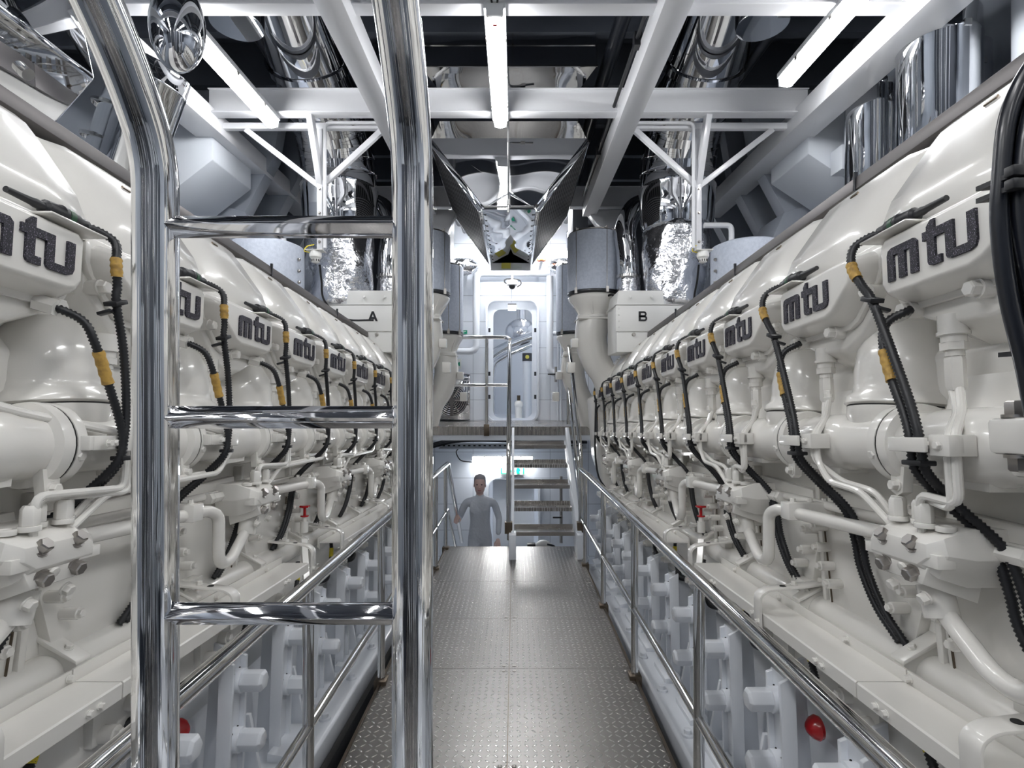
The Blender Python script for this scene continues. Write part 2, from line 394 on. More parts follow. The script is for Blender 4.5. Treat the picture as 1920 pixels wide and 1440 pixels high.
# ---------------------------------------------------------------- walkway plates
SW = -.022                                       # the walkway falls this much per metre
TH = math.atan(-SW)
def wz(y): return Z(-1.6)+SW*y
ycuts = [.55, 1.45, 2.33, 3.24, 4.0, 4.85, 6.04]
names = ['nearest the ladder', 'second row from the ladder', 'third row from the ladder', 'fourth row from the ladder', 'fifth row from the ladder', 'last row before the stairs']
ycuts = [-.6]+ycuts[1:]
seam = -.034
for i in range(len(ycuts)-1):
    y0, y1 = ycuts[i]+.002, ycuts[i+1]-.002
    for side, (x0, x1) in (('left', (-.765, seam-.002)), ('right', (seam+.002, .70))):
        t = empty('walkway_plate', ((x0+x1)/2, (y0+y1)/2, wz((y0+y1)/2)), 'steel tread plate of the walkway, %s half, %s' % (side, names[i]), 'floor plate', 'tread plates of the walkway')
        t.rotation_euler = (-TH, 0, 0)
        hx, hy = (x1-x0)/2, (y1-y0)/2
        MB().box(-hx, hx, -hy, hy, -.006, 0).build('plate', 'tread_plate', t)
        for a in (-1, 1):
            for b in (-1, 1):
                MB().lathe([(.011, 0), (.010, .004), (.004, .0055), (.003, .004)], (a*(hx-.03), b*(hy-.03), 0), seg=10).build('screw', 'bolt_steel', t)
kerb = MB()
for x in (-.772, .707): kerb.bar((x, -.6, wz(-.6)-.03), (x, 6.05, wz(6.05)-.03), .012, .085)
kerb.box(-.78, .715, 6.045, 6.06, wz(6)-.10, wz(6)-.004)
for y in (0, 1.1, 2.2, 3.3, 4.4, 5.5): kerb.box(-.78, .715, y, y+.06, wz(y)-.14, wz(y)-.012)
kerb.bar((seam, -.6, wz(-.6)-.014), (seam, 6.04, wz(6.04)-.014), .05, .012)
tag(kerb.build('steel_grid', 'brown_metal'), 'dark steel edging frame holding the walkway tread plates', 'frame')

# ---------------------------------------------------------------- handrails along the walkway
def railing(x, ys, label, yend, tail):
    t = empty('handrail', (x, 3, wz(3)), label, 'handrail', 'stainless handrails along the walkway')
    o = Vector((x, 3, wz(3)))
    def L(y, h): return Vector((0, y-3, wz(y)+h-o.z))
    for h, r, nm in ((.93, .026, 'top_rail'), (.40, .019, 'middle_rail')):
        pts = [L(-.5, h), L(yend, h)]+[Vector((dx, yy-3, Z(zz)+ (0 if nm == 'top_rail' else -.53)-o.z)) for dx, yy, zz in tail]
        MB().tube(fillet(pts, .05), r, 18).build(nm, 'tube_steel', t)
    for y in ys:
        p = MB().cyl(L(y, 0), L(y, .92), .021, 16).build('post', 'tube_steel', t)
        b = MB().box(-.035, .035, y-3-.04, y-3+.04, L(y, 0).z-.05, L(y, 0).z+.025)
        b.build('post_bracket', 'brown_metal', p, bevel=.004)
    return t
railing(.705, [.95, 2.04, 3.137, 4.24, 5.33], 'polished handrail along the right edge of the walkway', 5.6, [])
railing(-.77, [.90, 1.99, 3.08, 4.14, 5.21, 5.95], 'polished handrail on the left walkway edge, turning down at its far end', 6.15, [(.0, 7.75, -2.15)])

# ---------------------------------------------------------------- ladder in front of the camera
ld = empty('ladder', (-.345, .81, wz(.8)), 'polished stainless tube ladder rising from the walkway, closest to the viewer', 'ladder')
lz = wz(.8)
for x in (-.545, -.155):
    pts = [(x+.345, 0, 0), (x+.345, 0, Z(.36)-lz), (x+.345, -.06, Z(.455)-lz), (x+.345, -.55, Z(.98)-lz)]
    pth = fillet(pts, .14, 12); cum = [0]
    for a_, b_ in zip(pth, pth[1:]): cum.append(cum[-1]+(b_-a_).length)
    def rail_attr(c, pth=pth, cum=cum):
        best = None
        for i in range(len(pth)-1):
            a_, b_ = pth[i], pth[i+1]; d_ = b_-a_; L_ = d_.length
            t_ = max(0, min(1, (c-a_).dot(d_)/L_**2)); q_ = a_+d_*t_; e_ = (c-q_).length
            if best is None or e_ < best[0]: best = (e_, c-q_, d_/L_, cum[i]+t_*L_)
        _, off_, T_, s_ = best; n_ = T_.cross(Vector((1, 0, 0))).normalized()
        return (off_.x/.031, off_.dot(n_)/.031, s_)
    pth2 = [pth[0]+(pth[1]-pth[0])*(k/14) for k in range(14)]+pth[1:-1]+[pth[-2]+(pth[-1]-pth[-2])*(k/6) for k in range(1, 7)]
    r = MB().tube(pth2, .031, 40).build('rail', 'chrome', ld, attr=rail_attr)
    MB().lathe([(.0318, -.004), (.0325, 0), (.0318, .004)], (x+.345, -.135, Z(.535)-lz), (0, -.7, .75), 28).build('sleeve_joint', 'rail_steel', r)
for z in (.253, -.036, -.334, -.633, -.93, -1.23, -1.5):
    m = MB(); r = .0215
    for a, b in (((-.175, 0, 0), (.165, 0, 0)),):
        vs = []
        for xx in (a[0], b[0]):
            for k in range(4):
                an = PI/2*k; vs.append((xx, r*math.cos(an)*.95, Z(z)-lz+r*math.sin(an)*.82))
        m.add(vs, [(0, 1, 2, 3), (4, 7, 6, 5)]+[(k, k+4, (k+1) % 4+4, (k+1) % 4) for k in range(4)])
    m.build('rung', 'rung_steel', ld, bevel=.0015)

# ---------------------------------------------------------------- engines
XM = -.066; SL = .07
def outl(g, pts, c=(-.035, .415)):
    return [(c[0]+(v-c[0])*(1+g/.2), c[1]+(w_-c[1])*(1+g/.08)) for v, w_ in pts]
COVER = [(.150, .490), (.165, .475), (.165, .368), (.150, .345), (.125, .338), (-.105, .338), (-.140, .350), (-.225, .420), (-.238, .445), (-.238, .478), (-.222, .490)]
M_POLY = [(0, 0), (.24, 0), (.24, .68), (.42, .68), (.42, 0), (.66, 0), (.66, .68), (.84, .68), (.84, 0), (1.08, 0), (1.08, .80), (.98, .9), (.18, .9), (.05, .85), (0, .72)]
TU_POLY = [(1.42, .1), (1.46, .03), (1.54, 0), (1.84, 0), (1.84, .2), (1.66, .2), (1.66, .68), (1.98, .68), (1.98, .1), (2.02, .03), (2.1, 0), (2.62, 0), (2.78, .06), (2.84, .2), (2.84, .9), (2.6, .9), (2.6, .2), (2.22, .2), (2.22, .9), (1.66, .9), (1.66, 1.14), (1.56, 1.14), (1.42, 1.0), (1.42, .9), (1.28, .9), (1.28, .68), (1.42, .68)]
def corr(path, r, step=.0046, seg=9):
    P = resample(smooth(path, 12), step); m = MB(); m.tube(P, [r*(1.16 if i % 2 else .84) for i in range(len(P))], seg); return m
def engine(sx, v0, side):
    base = Vector((sx*1.65, 3.5, -1.45))
    R = Matrix.Rotation(-math.atan(SL), 4, 'X')
    side_w = 'left' if sx < 0 else 'right'
    root = empty('diesel_engine', (0, 0, 0), 'cream painted marine diesel engine on the %s of the walkway' % side_w, 'engine', 'pair of marine diesel engines')
    root.matrix_world = Matrix.Translation((XM, 0, CZ)) @ R @ Matrix.Translation(base)
    off = Vector((-base.x, -base.y, -base.z))
    def B(mb, nm, m='engine_paint', par=None, v=0, **k):
        if par is None: return mb.build(nm, m, root, loc=off+Vector((0, v, 0)), sx=sx, **k)
        return mb.build(nm, m, par, sx=sx, **k)
    cyls = [v0+.52*k for k in range(10)]
    NEG = (-1, 0, 0)
    RT = sx > 0
    def ramp(w_, tb):
        for (a, va), (b, vb) in zip(tb, tb[1:]):
            if a >= w_ >= b: return va+(vb-va)*(a-w_)/(a-b)
        return tb[0][1] if w_ > tb[0][0] else tb[-1][1]
    S1 = [(.44, 0), (.335, .08), (.21, .17), (.06, .25), (-.03, .27), (-.16, .24), (-.25, .21)]; S2 = [(.305, 0), (.275, .02), (.22, .05), (.13, .12), (.03, .21), (-.03, .24), (-.16, .23), (-.25, .21)]
    # ---- rocker cover
    m = MB(); m.loft([[(u, v, w_) for v, w_ in outl(g, COVER)] for u, g in ((1.010, -.010), (1.016, -.003), (1.028, .003), (1.07, .016), (1.14, .028))])
    m.prism(outl(.034, COVER), lambda a, b, d: (d, a, b), 1.078, 1.094)
    for v, w_ in ((.145, .306), (-.06, .306), (-.235, .390)): m.cyl((1.064, v, w_), (1.11, v, w_), .021, 16)
    m.prism([(.04, .496), (.21, .496), (.21, .502), (.04, .502)], lambda a, b, d: (d, a, b), .99, 1.07)
    cov = B(m, 'rocker_cover', v=cyls[0], bevel=.0035, ang=30)
    lg = MB(); s = .0915; dr = -1 if sx > 0 else 1; fn = lambda a, b, d: (d, dr*(a-1.42)*s-.002, .372+b*s)
    lg.prism(M_POLY, fn, 1.004, 1.0115); lg.prism(TU_POLY, fn, 1.004, 1.0115)
    B(lg, 'logo_lettering', 'logo', cov)
    for v, w_ in ((.145, .306), (-.06, .306), (-.235, .390)):
        B(MB().hexb((1.066, v, w_), NEG, .0175, .021), 'cover_bolt', par=cov)
    # ---- lower head casting with the injector fitting
    m = MB(); m.loft([[(u, v, w_) for v, w_ in p] for u, p in (
        (1.092, [(.19, .335), (.17, .30), (.06, .255), (-.07, .250), (-.15, .285), (-.26, .385), (-.26, .47), (.19, .47)]),
        (1.20, [(.21, .335), (.17, .27), (.06, .20), (-.09, .195), (-.19, .25), (-.27, .385), (-.26, .47), (.21, .47)]),
        (1.34, [(.24, .335), (.2, .2), (.1, .1), (-.12, .1), (-.22, .2), (-.27, .385), (-.26, .47), (.21, .47)]))])
    head = B(m, 'cylinder_head', v=cyls[0], bevel=.008, ang=40)
    fz = MB(); fv = .06 if RT else -.15; fu = 1.105
    fz.cyl((fu, fv, .275), (fu, fv, .232), .030, 20); fz.cyl((fu, fv, .234), (fu, fv, .226), .033, 20)
    fz.cyl((fu, fv, .228), (fu, fv, .208), .026, 20); fz.lathe([(.028, 0), (.028, -.020)], (fu, fv, .210), (0, 0, 1), 6); fz.cyl((fu, fv, .192), (fu, fv, .176), .020, 16)
    fz.lathe([(.018, 0), (.021, -.012), (.021, -.075), (.017, -.085)], (fu, fv, .180), (0, 0, 1), 6)
    B(fz, 'injector_fitting', par=head)
    # ---- intake elbow between cylinders
    m = MB(); a0 = (1.20, .245, 0)
    m.lathe([(.02, .335), (.075, .325), (.112, .285), (.134, .23), (.139, .17), (.136, .125), (.140, .10), (.156, .085), (.158, .068), (.150, .062)], a0, (.12, 0, 1), 36, True)
    m.bar((1.16, .245, .34), (1.25, .245, .47), .16, .10)
    ev = .115 if RT else .06
    el = B(m, 'intake_elbow', v=cyls[0]+ev, ang=50)
    B(MB().lathe([(.146, .063), (.150, .063), (.150, .058), (.146, .058)], a0, (.12, 0, 1), 36), 'gasket', 'gap', el)
    m = MB(); m.lathe([(.150, .058), (.150, .03), (.135, 0), (.125, -.05)], a0, (.12, 0, 1), 36)
    B(m, 'elbow_flange', par=el)
    B(MB().hexb((1.055, .375, .105), (0, 0, 1), .010, .012, shank=.008), 'flange_bolt', par=el)
    # ---- coolant manifold section
    m = MB(); uc, wc, r = 1.112, -.035, .079
    def ringp(rr, flat=0):
        return rr
    m.lathe([(.080, -.35), (.083, -.30), (.083, -.285), (.076, -.28), (.076, -.13), (.082, -.11), (.088, -.09), (.088, .05), (.083, .075), (.083, .13), (.103, .135), (.106, .15), (.106, .164), (.10, .168)], (uc, 0, wc), (0, 1, 0), 36)
    m.lathe([(.086, -.35), (.104, -.345), (.106, -.335), (.106, -.318), (.098, -.312), (.09, -.31)], (uc, 0, wc), (0, 1, 0), 36)
    m.prism([(-.10, -.035), (.075, -.035), (.07, -.125), (-.09, -.13)], lambda a, b, d: (d, a, b), 1.07, 1.16)
    m.prism([(.12, -.09), (.17, -.09), (.17, -.155), (.15, -.165), (.13, -.155)], lambda a, b, d: (d, a, b), 1.045, 1.07)
    m.bar((1.18, -.02, -.03), (1.22, -.02, .12), .26, .10)
    mv = .04 if RT else 0
    man = B(m, 'coolant_manifold', v=cyls[0]+mv, ang=32)
    B(MB().lathe([(.1025, .168), (.1045, .168), (.1045, .1705), (.1025, .1705)], (uc, 0, wc), (0, 1, 0), 36), 'manifold_gasket', 'gap', man)
    B(MB().hexb((1.045, .148, -.138), NEG, .013, .015), 'manifold_bolt', par=man)
    B(MB().hexb((1.022, -.33, -.06), (-1, 0, -.3), .012, .013), 'manifold_bolt', par=man)
    # ---- cable and pipe clamp
    m = MB(); m.box(.988, 1.004, -.075, .085, -.049, -.012); m.box(.97, 1.03, -.075, -.02, -.054, -.008); m.box(.985, 1.04, .075, .09, -.049, -.012)
    if sx > 0: m.box(.953, .962, -.03, .085, -.047, -.014)
    cs = 0 if RT else .27
    if not RT: m.v = [(a, -b, c) for a, b, c in m.v]
    cl = B(m, 'pipe_clamp', v=cyls[0]+cs, bevel=.003)
    for v, w_ in ((-.047, -.031), (.0, -.031)): B(MB().hexb((.971 if v < -.02 else .988, v, w_), NEG, .009, .008), 'clamp_screw', par=cl)
    # ---- outer air casing
    m = MB(); vs = [-.262, -.245, -.20, -.13, 0, .12, .225, .244, .254, .258]; bb = [0, .05, .5, .95, 1, 1, 1, .75, .25, -.3]
    prof = [(0, 0), (.02, .35), (.05, .8), (.10, 1), (.28, 1), (.345, .95), (.385, .75), (.405, .4), (.425, 0)]
    du, dw = .24/.41, .333/.41; nu, nw = -dw, du
    rings = []
    for v, b_ in zip(vs, bb):
        ring = []
        for t, k in prof:
            n_ = .004+.058*b_*k
            ring.append((1.085+du*t+nu*n_, v, .505+dw*t+nw*n_))
        ring += [(1.42, v, .88), (1.55, v, .80), (1.40, v, .48)]
        rings.append(ring)
    m.loft(rings)
    cas = B(m, 'air_casing', v=cyls[0], ang=46)
    sl = MB(); t = .315; pu = 1.085+du*t+nu*.062; pw = .505+dw*t+nw*.062
    sl.bar((pu, .03, pw), (pu, .066, pw), .010, .006, up=(nu, 0, nw)); B(sl, 'lifting_slot', 'brown_metal', cas)
    # ---- corrugated cable conduits
    c1 = [(1.045, .19, .525), (1.02, .215, .52), (.990, .235, .495), (.978, .225, .44), (.980, .19, .38), (.982, .158, .335), (.98, .10, .21), (.976, .035, .06), (.974, .008, -.03), (.985, .01, -.09), (1.05, .01, -.165), (1.11, -.03, -.25), (1.125, -.055, -.34), (1.13, -.07, -.42), (1.14, -.12, -.52), (1.16, -.18, -.60)]
    c2 = [(1.06, .125, .305), (1.01, .145, .275), (.990, .135, .22), (.985, .105, .13), (.978, .055, .03), (.974, .037, -.03), (.985, .04, -.09), (1.05, .04, -.165), (1.11, 0, -.25), (1.125, -.02, -.34), (1.13, -.035, -.42), (1.14, -.085, -.52), (1.16, -.15, -.60)]
    if not RT:
        c1 = [(a, b+ramp(c, S1), c) for a, b, c in c1]; c2 = [(a, b+ramp(c, S2), c) for a, b, c in c2]
    cd = B(corr(c1, .0102), 'cable_conduit', 'black_plastic', v=cyls[0], ang=180)
    def wrap(path, i0, i1, r, nm, mt, par, n=1):
        P = smooth(path, 12)[i0:i1]; mm = MB(); mm.tube(P, [r*(1+.09*math.sin(k*2.1)) for k in range(len(P))], 12); B(mm, nm, mt, par)
    wrap(c1, 34, 44, .0135, 'tape_wrap', 'tape', cd)
    tie = MB(); p = Vector((.982, .158+(0 if RT else .08), .335)); tie.bar(p+Vector((0, .018, .008)), p+Vector((0, -.022, -.008)), .036, .012); tie.bar(p+Vector((.0, -.012, -.022)), p+Vector((.03, -.02, -.034)), .022, .008); B(tie, 'cable_tie', 'black_plastic', cd, bevel=.002)
    B(MB().box(.962, 1.0, -.004+cs, .056+cs*.9, -.078, -.066), 'cable_tie', 'black_plastic', cd, bevel=.003)
    cd2 = B(corr(c2, .0102), 'cable_conduit', 'black_plastic', v=cyls[0], ang=180)
    wrap(c2, 27, 38, .0135, 'tape_wrap', 'tape', cd2)
    if not RT: B(MB().cyl((1.085, .118, .31), (1.045, .131, .298), .022, 6), 'sensor_nut', 'engine_paint', cd2)
    # connector on top of the cover
    cn = MB(); cn.lathe([(.007, -.09), (.009, -.03), (.011, -.02), (.011, 0), (.019, .005), (.021, .04), (.024, .045), (.024, .055), (.02, .06)], (1.045, .075, .527), (0, 1, 0), 16)
    cn.lathe([(.022, .073), (.022, .09), (.017, .10), (.017, .125), (.014, .13)], (1.045, .075, .527), (0, 1, 0), 16)
    cno = B(cn, 'cable_connector', 'black_plastic', v=cyls[0], ang=30)
    B(MB().lathe([(.0235, .058), (.0235, .074)], (1.045, .075, .527), (0, 1, 0), 16), 'locking_ring', 'green_plastic', cno)
    # ---- crankcase inspection cover with bolts on bosses
    m = MB(); m.prism([(.20, -.20), (.24, -.40), (.22, -.60), (-.18, -.60), (-.24, -.42), (-.22, -.22)], lambda a, b, d: (d, a, b), 1.178, 1.21)
    m.prism([(.245, -.16), (.275, -.16), (.245, -.62), (.225, -.62)], lambda a, b, d: (d, a, b), 1.17, 1.21)
    bs = [(.215, -.27), (.222, -.34), (.21, -.41), (.19, -.47), (.15, -.52), (-.16, -.50), (-.21, -.44), (-.235, -.36)]
    for v, w_ in bs: m.cyl((1.13, v, w_), (1.19, v, w_), .0165, 14)
    ins = B(m, 'inspection_cover', v=cyls[0], bevel=.003)
    for v, w_ in bs: B(MB().hexb((1.131, v, w_), NEG, .0115, .012, False), 'cover_bolt', par=ins)
    q = MB(); q.bar((1.176, .235, -.30), (1.176, .20, -.60), .004, .005, up=(1, 0, 0)); B(q, 'cover_seam', 'brown_metal', ins)
    protos = [cov, head, el, man, cl, cas, cd, cd2, cno, ins]
    for k in range(1, 10):
        for p in protos:
            if p is el and k == 9: continue
            q = p.copy(); COL.objects.link(q); q.location = off+Vector((0, cyls[k]+(ev if p is el else mv if p is man else cs if p is cl else 0), 0))
            for c_ in kids(p):
                if k >= 6 and c_.name.split('.')[0] in ('cover_bolt', 'clamp_screw', 'manifold_bolt'): continue
                if p is ins and k >= 4: continue
                d_ = c_.copy(); COL.objects.link(d_); d_.parent = q
    # ---- injector pipes down to the distributor blocks (pairs of cylinders)
    blocks = [v0+.11+1.04*j for j in range(5)]
    for j, vb in enumerate(blocks):
        for q, (vc, ends) in enumerate(((cyls[2*j], (.005, .045)), (cyls[2*j+1], (.085, .12)))):
            if 2*j+q > 9: continue
            for e, (d0, ve) in enumerate(zip((-.008, .012), ends)):
                vt = vc+fv+d0; cq = -.05 if RT else .33
                if q == 0:
                    pts = [(fu, vt, .10), (fu-.04, vt+(vc+cq-vt)*.5, .04), (.998, vc+cq+d0, -.01), (.998, vc+cq+d0, -.10), (1.0, vc+cq+d0, -.155-.012*e), (1.0+.03*e, vb+ve-.06, -.145-.01*e), (1.01+.03*e, vb+ve-.05, -.24)]
                else:
                    pts = [(fu, vt, .10), (fu-.04, vt+(vc+cq-vt)*.5, .04), (.998, vc+cq+d0, -.01), (.998, vc+cq+d0, -.09), (1.0+.04*e, vc+cq-.06, -.15), (1.01+.04*e, vb+.17, -.165), (1.02+.04*e, vb+ve-.02, -.24)]
                B(MB().tube(fillet(pts, .028, 4), .0095, 10), 'injector_pipe')
    m = MB()
    m.loft([[(u, v, w_) for v, w_ in p] for u, p in (
        (.975, [(-.10, -.25), (.05, -.25), (.085, -.275), (.085, -.30), (-.07, -.30), (-.10, -.28)]),
        (1.0, [(-.12, -.235), (.06, -.235), (.11, -.26), (.11, -.325), (-.10, -.325), (-.13, -.27)]),
        (1.06, [(-.12, -.215), (.09, -.215), (.12, -.24), (.12, -.345), (-.10, -.345), (-.13, -.28)]),
        (1.14, [(-.12, -.215), (.09, -.215), (.12, -.24), (.12, -.345), (-.10, -.345), (-.13, -.28)]))])
    m.loft([[(u, v, w_) for v, w_ in p] for u, p in ((.985, [(-.09, -.305), (.06, -.305), (.05, -.345), (-.07, -.345)]), (1.10, [(-.1, -.32), (.07, -.32), (.05, -.385), (-.08, -.385)]))])
    m.box(.98, 1.02, .05, .115, -.31, -.285); m.box(.98, 1.02, -.125, -.06, -.30, -.27)
    m.cyl((1.05, -.02, -.36), (1.05, -.04, -.43), .036, 18)
    for v, u in ((-.055, 1.01), (-.005, 1.04), (.045, 1.02), (.085, 1.05)):
        m.lathe([(.022, -.012), (.022, 0)], (u, v, -.21), (0, 0, 1), 18); m.lathe([(.019, 0), (.019, .036), (.014, .045)], (u, v, -.21), (0, 0, 1), 6)
    m.lathe([(.02, 0), (.02, .012), (.012, .014), (.011, .006)], (1.03, -.09, -.225), (0, 0, 1), 18)
    m.lathe([(.027, -.002), (.027, .0015), (.0245, .0015), (.0245, -.001), (.002, -.001)], (1.04, -.104, -.285), (.2, -1, 0), 28)
    m.cyl((1.12, -.12, -.262), (1.12, -.20, -.262), .021, 6); m.cyl((1.12, -.19, -.262), (1.12, -.22, -.262), .024, 6); m.cyl((1.06, .11, -.275), (1.06, .15, -.275), .028, 6)
    m.lathe([(.012, 0), (.012, .008)], (.982, -.02, -.318), (-1, 0, -.4), 14)
    blk = B(m, 'fuel_distributor', v=blocks[0], bevel=.003, ang=30)
    for v, w_, d in ((.04, -.262, (-1, 0, .8)), (-.055, -.262, (-1, 0, .8)), (.045, -.322, (-1, 0, -.3)), (-.045, -.325, (-1, 0, -.3))):
        B(MB().hexb((.985 if w_ > -.3 else .990, v, w_), d, .0165, .020), 'steel_bolt', 'bolt_steel', blk)
    for v, w_ in ((.05, -.375), (-.05, -.38)): B(MB().hexb((1.01, v, w_), (-1, 0, -.4), .013, .015), 'painted_bolt', par=blk)
    for vb in blocks[1:]:
        q = blk.copy(); COL.objects.link(q); q.location = off+Vector((0, vb, 0))
        for c_ in kids(blk): d_ = c_.copy(); COL.objects.link(d_); d_.parent = q
    # ---- fuel rails
    fr = MB()
    for j, vb in enumerate(blocks):
        ve = vb-1.04+.14 if j else vb-.9
        pts = [(1.05, vb-.03, -.40), (1.05, vb-.08, -.44), (1.03, vb-.20, -.50), (1.02, vb-.30, -.49), (1.02, vb-.31, -.31), (1.03, vb-.36, -.285), (1.06, max(ve, .35), -.275)]
        B(MB().tube(fillet(pts, .07, 7), .021, 16), 'fuel_pipe')
        B(MB().cyl((1.135, vb-.12, -.255), (1.135, max(vb-.92, .35), -.255), .015, 14), 'return_pipe')
        if vb-.5 > .4:
            k = MB(); k.box(1.0, 1.16, vb-.50, vb-.44, -.305, -.245); kk = B(k, 'pipe_clamp', bevel=.006)
            for u in (1.03, 1.09, 1.14): B(MB().hexb((u, vb-.47, -.245), (0, 0, 1), .009, .010), 'clamp_screw', par=kk)
    # ---- crankcase body
    m = MB(); prof = [(1.19, .20), (1.205, -.10), (1.21, -.64), (1.165, -.70), (1.15, -.95), (1.19, -1.0), (1.25, -1.06), (2.1, -1.06), (2.1, .30), (1.45, .50)]
    m.loft([[(u, v, w_) for u, w_ in prof] for v in (.35, 6.35)])
    B(m, 'crankcase', bevel=.01, ang=30)
    m = MB(); m.loft([[(u, v, w_) for u, w_ in [(1.33, .4), (1.40, .84), (1.52, .86), (2.2, .80), (2.3, .3)]] for v in (.40, 6.45)]); B(m, 'vee_cover', 'engine_paint')
    # ---- drain gutter along the top
    m = MB(); g = [(1.345, .905), (1.350, .953), (1.372, .958), (1.60, .93), (1.60, .90)]
    for k, (a, b) in enumerate(((.35, 1.95), (1.96, 3.05), (3.06, 4.2), (4.21, 5.5))):
        q = MB(); q.loft([[(u, v, w_) for u, w_ in g] for v in (a, b)]); go = B(q, 'drain_gutter', 'strip_metal', bevel=.002)
        B(MB().box(1.343, 1.356, b-.008, b+.002, .90, .972), 'joint_seal', 'black_rubber', go)
    # ---- oil pipe low down, in lengths with support plates
    vj = [.45+.52*k for k in range(12)]
    for k in range(len(vj)-1):
        a, b = vj[k]+.012, vj[k+1]-.012
        B(MB().lathe([(.052, 0), (.059, .012), (.060, .02), (.060, b-a-.02), (.059, b-a-.012), (.052, b-a)], (1.19, a, -.655), (0, 1, 0), 28), 'oil_pipe')
    for k, v in enumerate(vj[1:-1]):
        q = MB(); q.prism([(1.105, -.69), (1.105, -.615), (1.19, -.565), (1.29, -.50), (1.29, -.70)], lambda a, b, d: (a, d, b), v-.018, v+.018)
        q.prism([(1.10, -.612), (1.19, -.560), (1.30, -.495), (1.30, -.505), (1.19, -.575), (1.10, -.622)], lambda a, b, d: (a, d, b), v-.026, v+.026)
        so = B(q, 'pipe_support', bevel=.003)
        B(MB().hexb((1.145, v, -.588), (-.4, 0, 1), .010, .010), 'support_bolt', par=so)
    # ---- cable tray
    segs = [(.35, 1.45), (1.455, 2.72), (3.22, 4.6), (4.605, 5.9)]
    for a, b in segs:
        q = MB(); q.loft([[(u, v, w_) for u, w_ in [(.964, -.700), (.964, -.662), (.968, -.658), (1.092, -.658), (1.096, -.662), (1.096, -.70), (1.092, -.70), (1.092, -.664), (.968, -.664), (.968, -.70)]] for v in (a, b)])
        tr = B(q, 'cable_tray', ang=30)
        q = MB().box(1.098, 1.104, a, b, -.690, -.628); B(q, 'tray_angle', par=tr)
        v = a+.15
        while v < b-.1:
            for d in (0, .035): B(MB().hexb((.964, v+d, -.682), NEG, .008, .009), 'tray_screw', par=tr)
            B(MB().hexb((1.098, v+.1, -.645), NEG, .009, .012), 'tray_screw', par=tr)
            v += .42
    # hoop brackets over the tray
    for v in (1.085, 2.0, 2.755, 3.21, 4.35, 5.3):
        path = fillet([(1.30, v, -.545), (.985, v, -.578), (.955, v, -.60), (.955, v, -.715)], .03, 5); q = MB()
        wd = .062
        rings = []
        for i, p in enumerate(path):
            a_ = path[max(0, i-1)]; b_ = path[min(len(path)-1, i+1)]; t_ = (b_-a_).normalized(); n_ = Vector((-t_.z, 0, t_.x))
            if i < 2: ww = wd*1.0
            ww = wd*(1.0 if p.x > 1.1 else .82)
            rings.append([p+Vector((0, -ww/2, 0))-n_*.004, p+Vector((0, ww/2, 0))-n_*.004, p+Vector((0, ww/2, 0))+n_*.004, p+Vector((0, -ww/2, 0))+n_*.004])
        q.loft(rings); hb = B(q, 'hoop_bracket', bevel=.0015, ang=40)
        q = MB().box(1.14, 1.24, v+.02, v+.11, -.60, -.555); B(q, 'clamp_block', par=hb, bevel=.004)
        B(MB().hexb((1.09, v, -.562), (0, 0, 1), .010, .011), 'bracket_bolt', par=hb); B(MB().hexb((1.19, v, -.552), (0, 0, 1), .010, .011), 'bracket_bolt', par=hb)
        B(MB().cyl((1.05, v, -.569), (1.05, v, -.5662), .012, 16), 'bracket_hole', 'gap', hb)
        B(MB().hexb((.951, v-.01, -.690), NEG, .009, .01), 'bracket_bolt', par=hb)
    # ---- lower bosses, plugs and the short sensor cables
    for k in range(9):
        v = v0+.52*k+.05
        q = MB(); q.cyl((1.10, v, -.84), (1.17, v, -.84), .024, 16); q.cyl((1.09, v-.10, -.88), (1.17, v-.10, -.88), .026, 16); q.box(1.13, 1.17, v-.14, v+.06, -.90, -.81)
        bo = B(q, 'side_boss', bevel=.002)
        B(MB().hexb((1.10, v, -.84), NEG, .016, .014, False), 'boss_bolt', par=bo); B(MB().hexb((1.09, v-.10, -.88), NEG, .018, .016, False), 'boss_bolt', par=bo)
        if k < 6:
            p = [(1.10, v+.17, -.70), (1.09, v+.15, -.76), (1.08, v+.10, -.83), (1.08, v+.06, -.875)]
            cb = B(corr(p, .011), 'sensor_cable', 'black_plastic', ang=180)
            P_ = smooth(p, 12); B(MB().tube(P_[8:18], .0125, 10), 'tape_wrap', 'yellow_tape', cb)
            B(MB().tube(fillet([(1.08, v+.062, -.868), (1.08, v+.04, -.90), (1.14, v+.0, -.905)], .02), .019, 14), 'elbow_plug', 'black_plastic', cb)
    rp = B(MB().lathe([(.038, 0), (.042, .012), (.034, .03), (.018, .045), (.006, .05)], (1.148, 1.97 if sx > 0 else 1.985, -1.05 if sx > 0 else -1.07), NEG, 28), 'red_plug', 'red_paint')
    rp['label'] = 'glossy red plug'
    vv = 3.0
    rv = MB(); rv.cyl((1.10, vv, -.56), (1.10, vv, -.50), .022, 16); rv.cyl((1.10, vv, -.50), (1.10, vv, -.47), .014, 12); rv.bar((1.10, vv, -.60), (1.05, vv-.08, -.80), .03, .03)
    rvo = B(rv, 'drain_valve')
    q = MB(); q.cyl((1.10, vv, -.47), (1.10, vv, -.425), .008, 10); q.lathe([(.026, 0), (.03, .006), (.026, .012)], (1.10, vv, -.425), (0, 0, 1), 6); q.lathe([(.022, 0), (.022, .008)], (1.10, vv, -.475), (0, 0, 1), 6)
    h = B(q, 'valve_handwheel', 'red_paint', rvo); h['label'] = 'small red valve handle'
    if RT:
        q = MB().box(1.0, 1.12, .96, 1.06, -.045, .025); q.box(1.04, 1.12, .90, 1.06, -.09, .06); fb = B(q, 'end_flange', bevel=.01)
        for w_, d in ((.025, 1), (-.045, -1)): B(MB().hexb((1.03, 1.02, w_), (0, 0, d), .021, .026), 'steel_bolt', 'bolt_steel', fb)
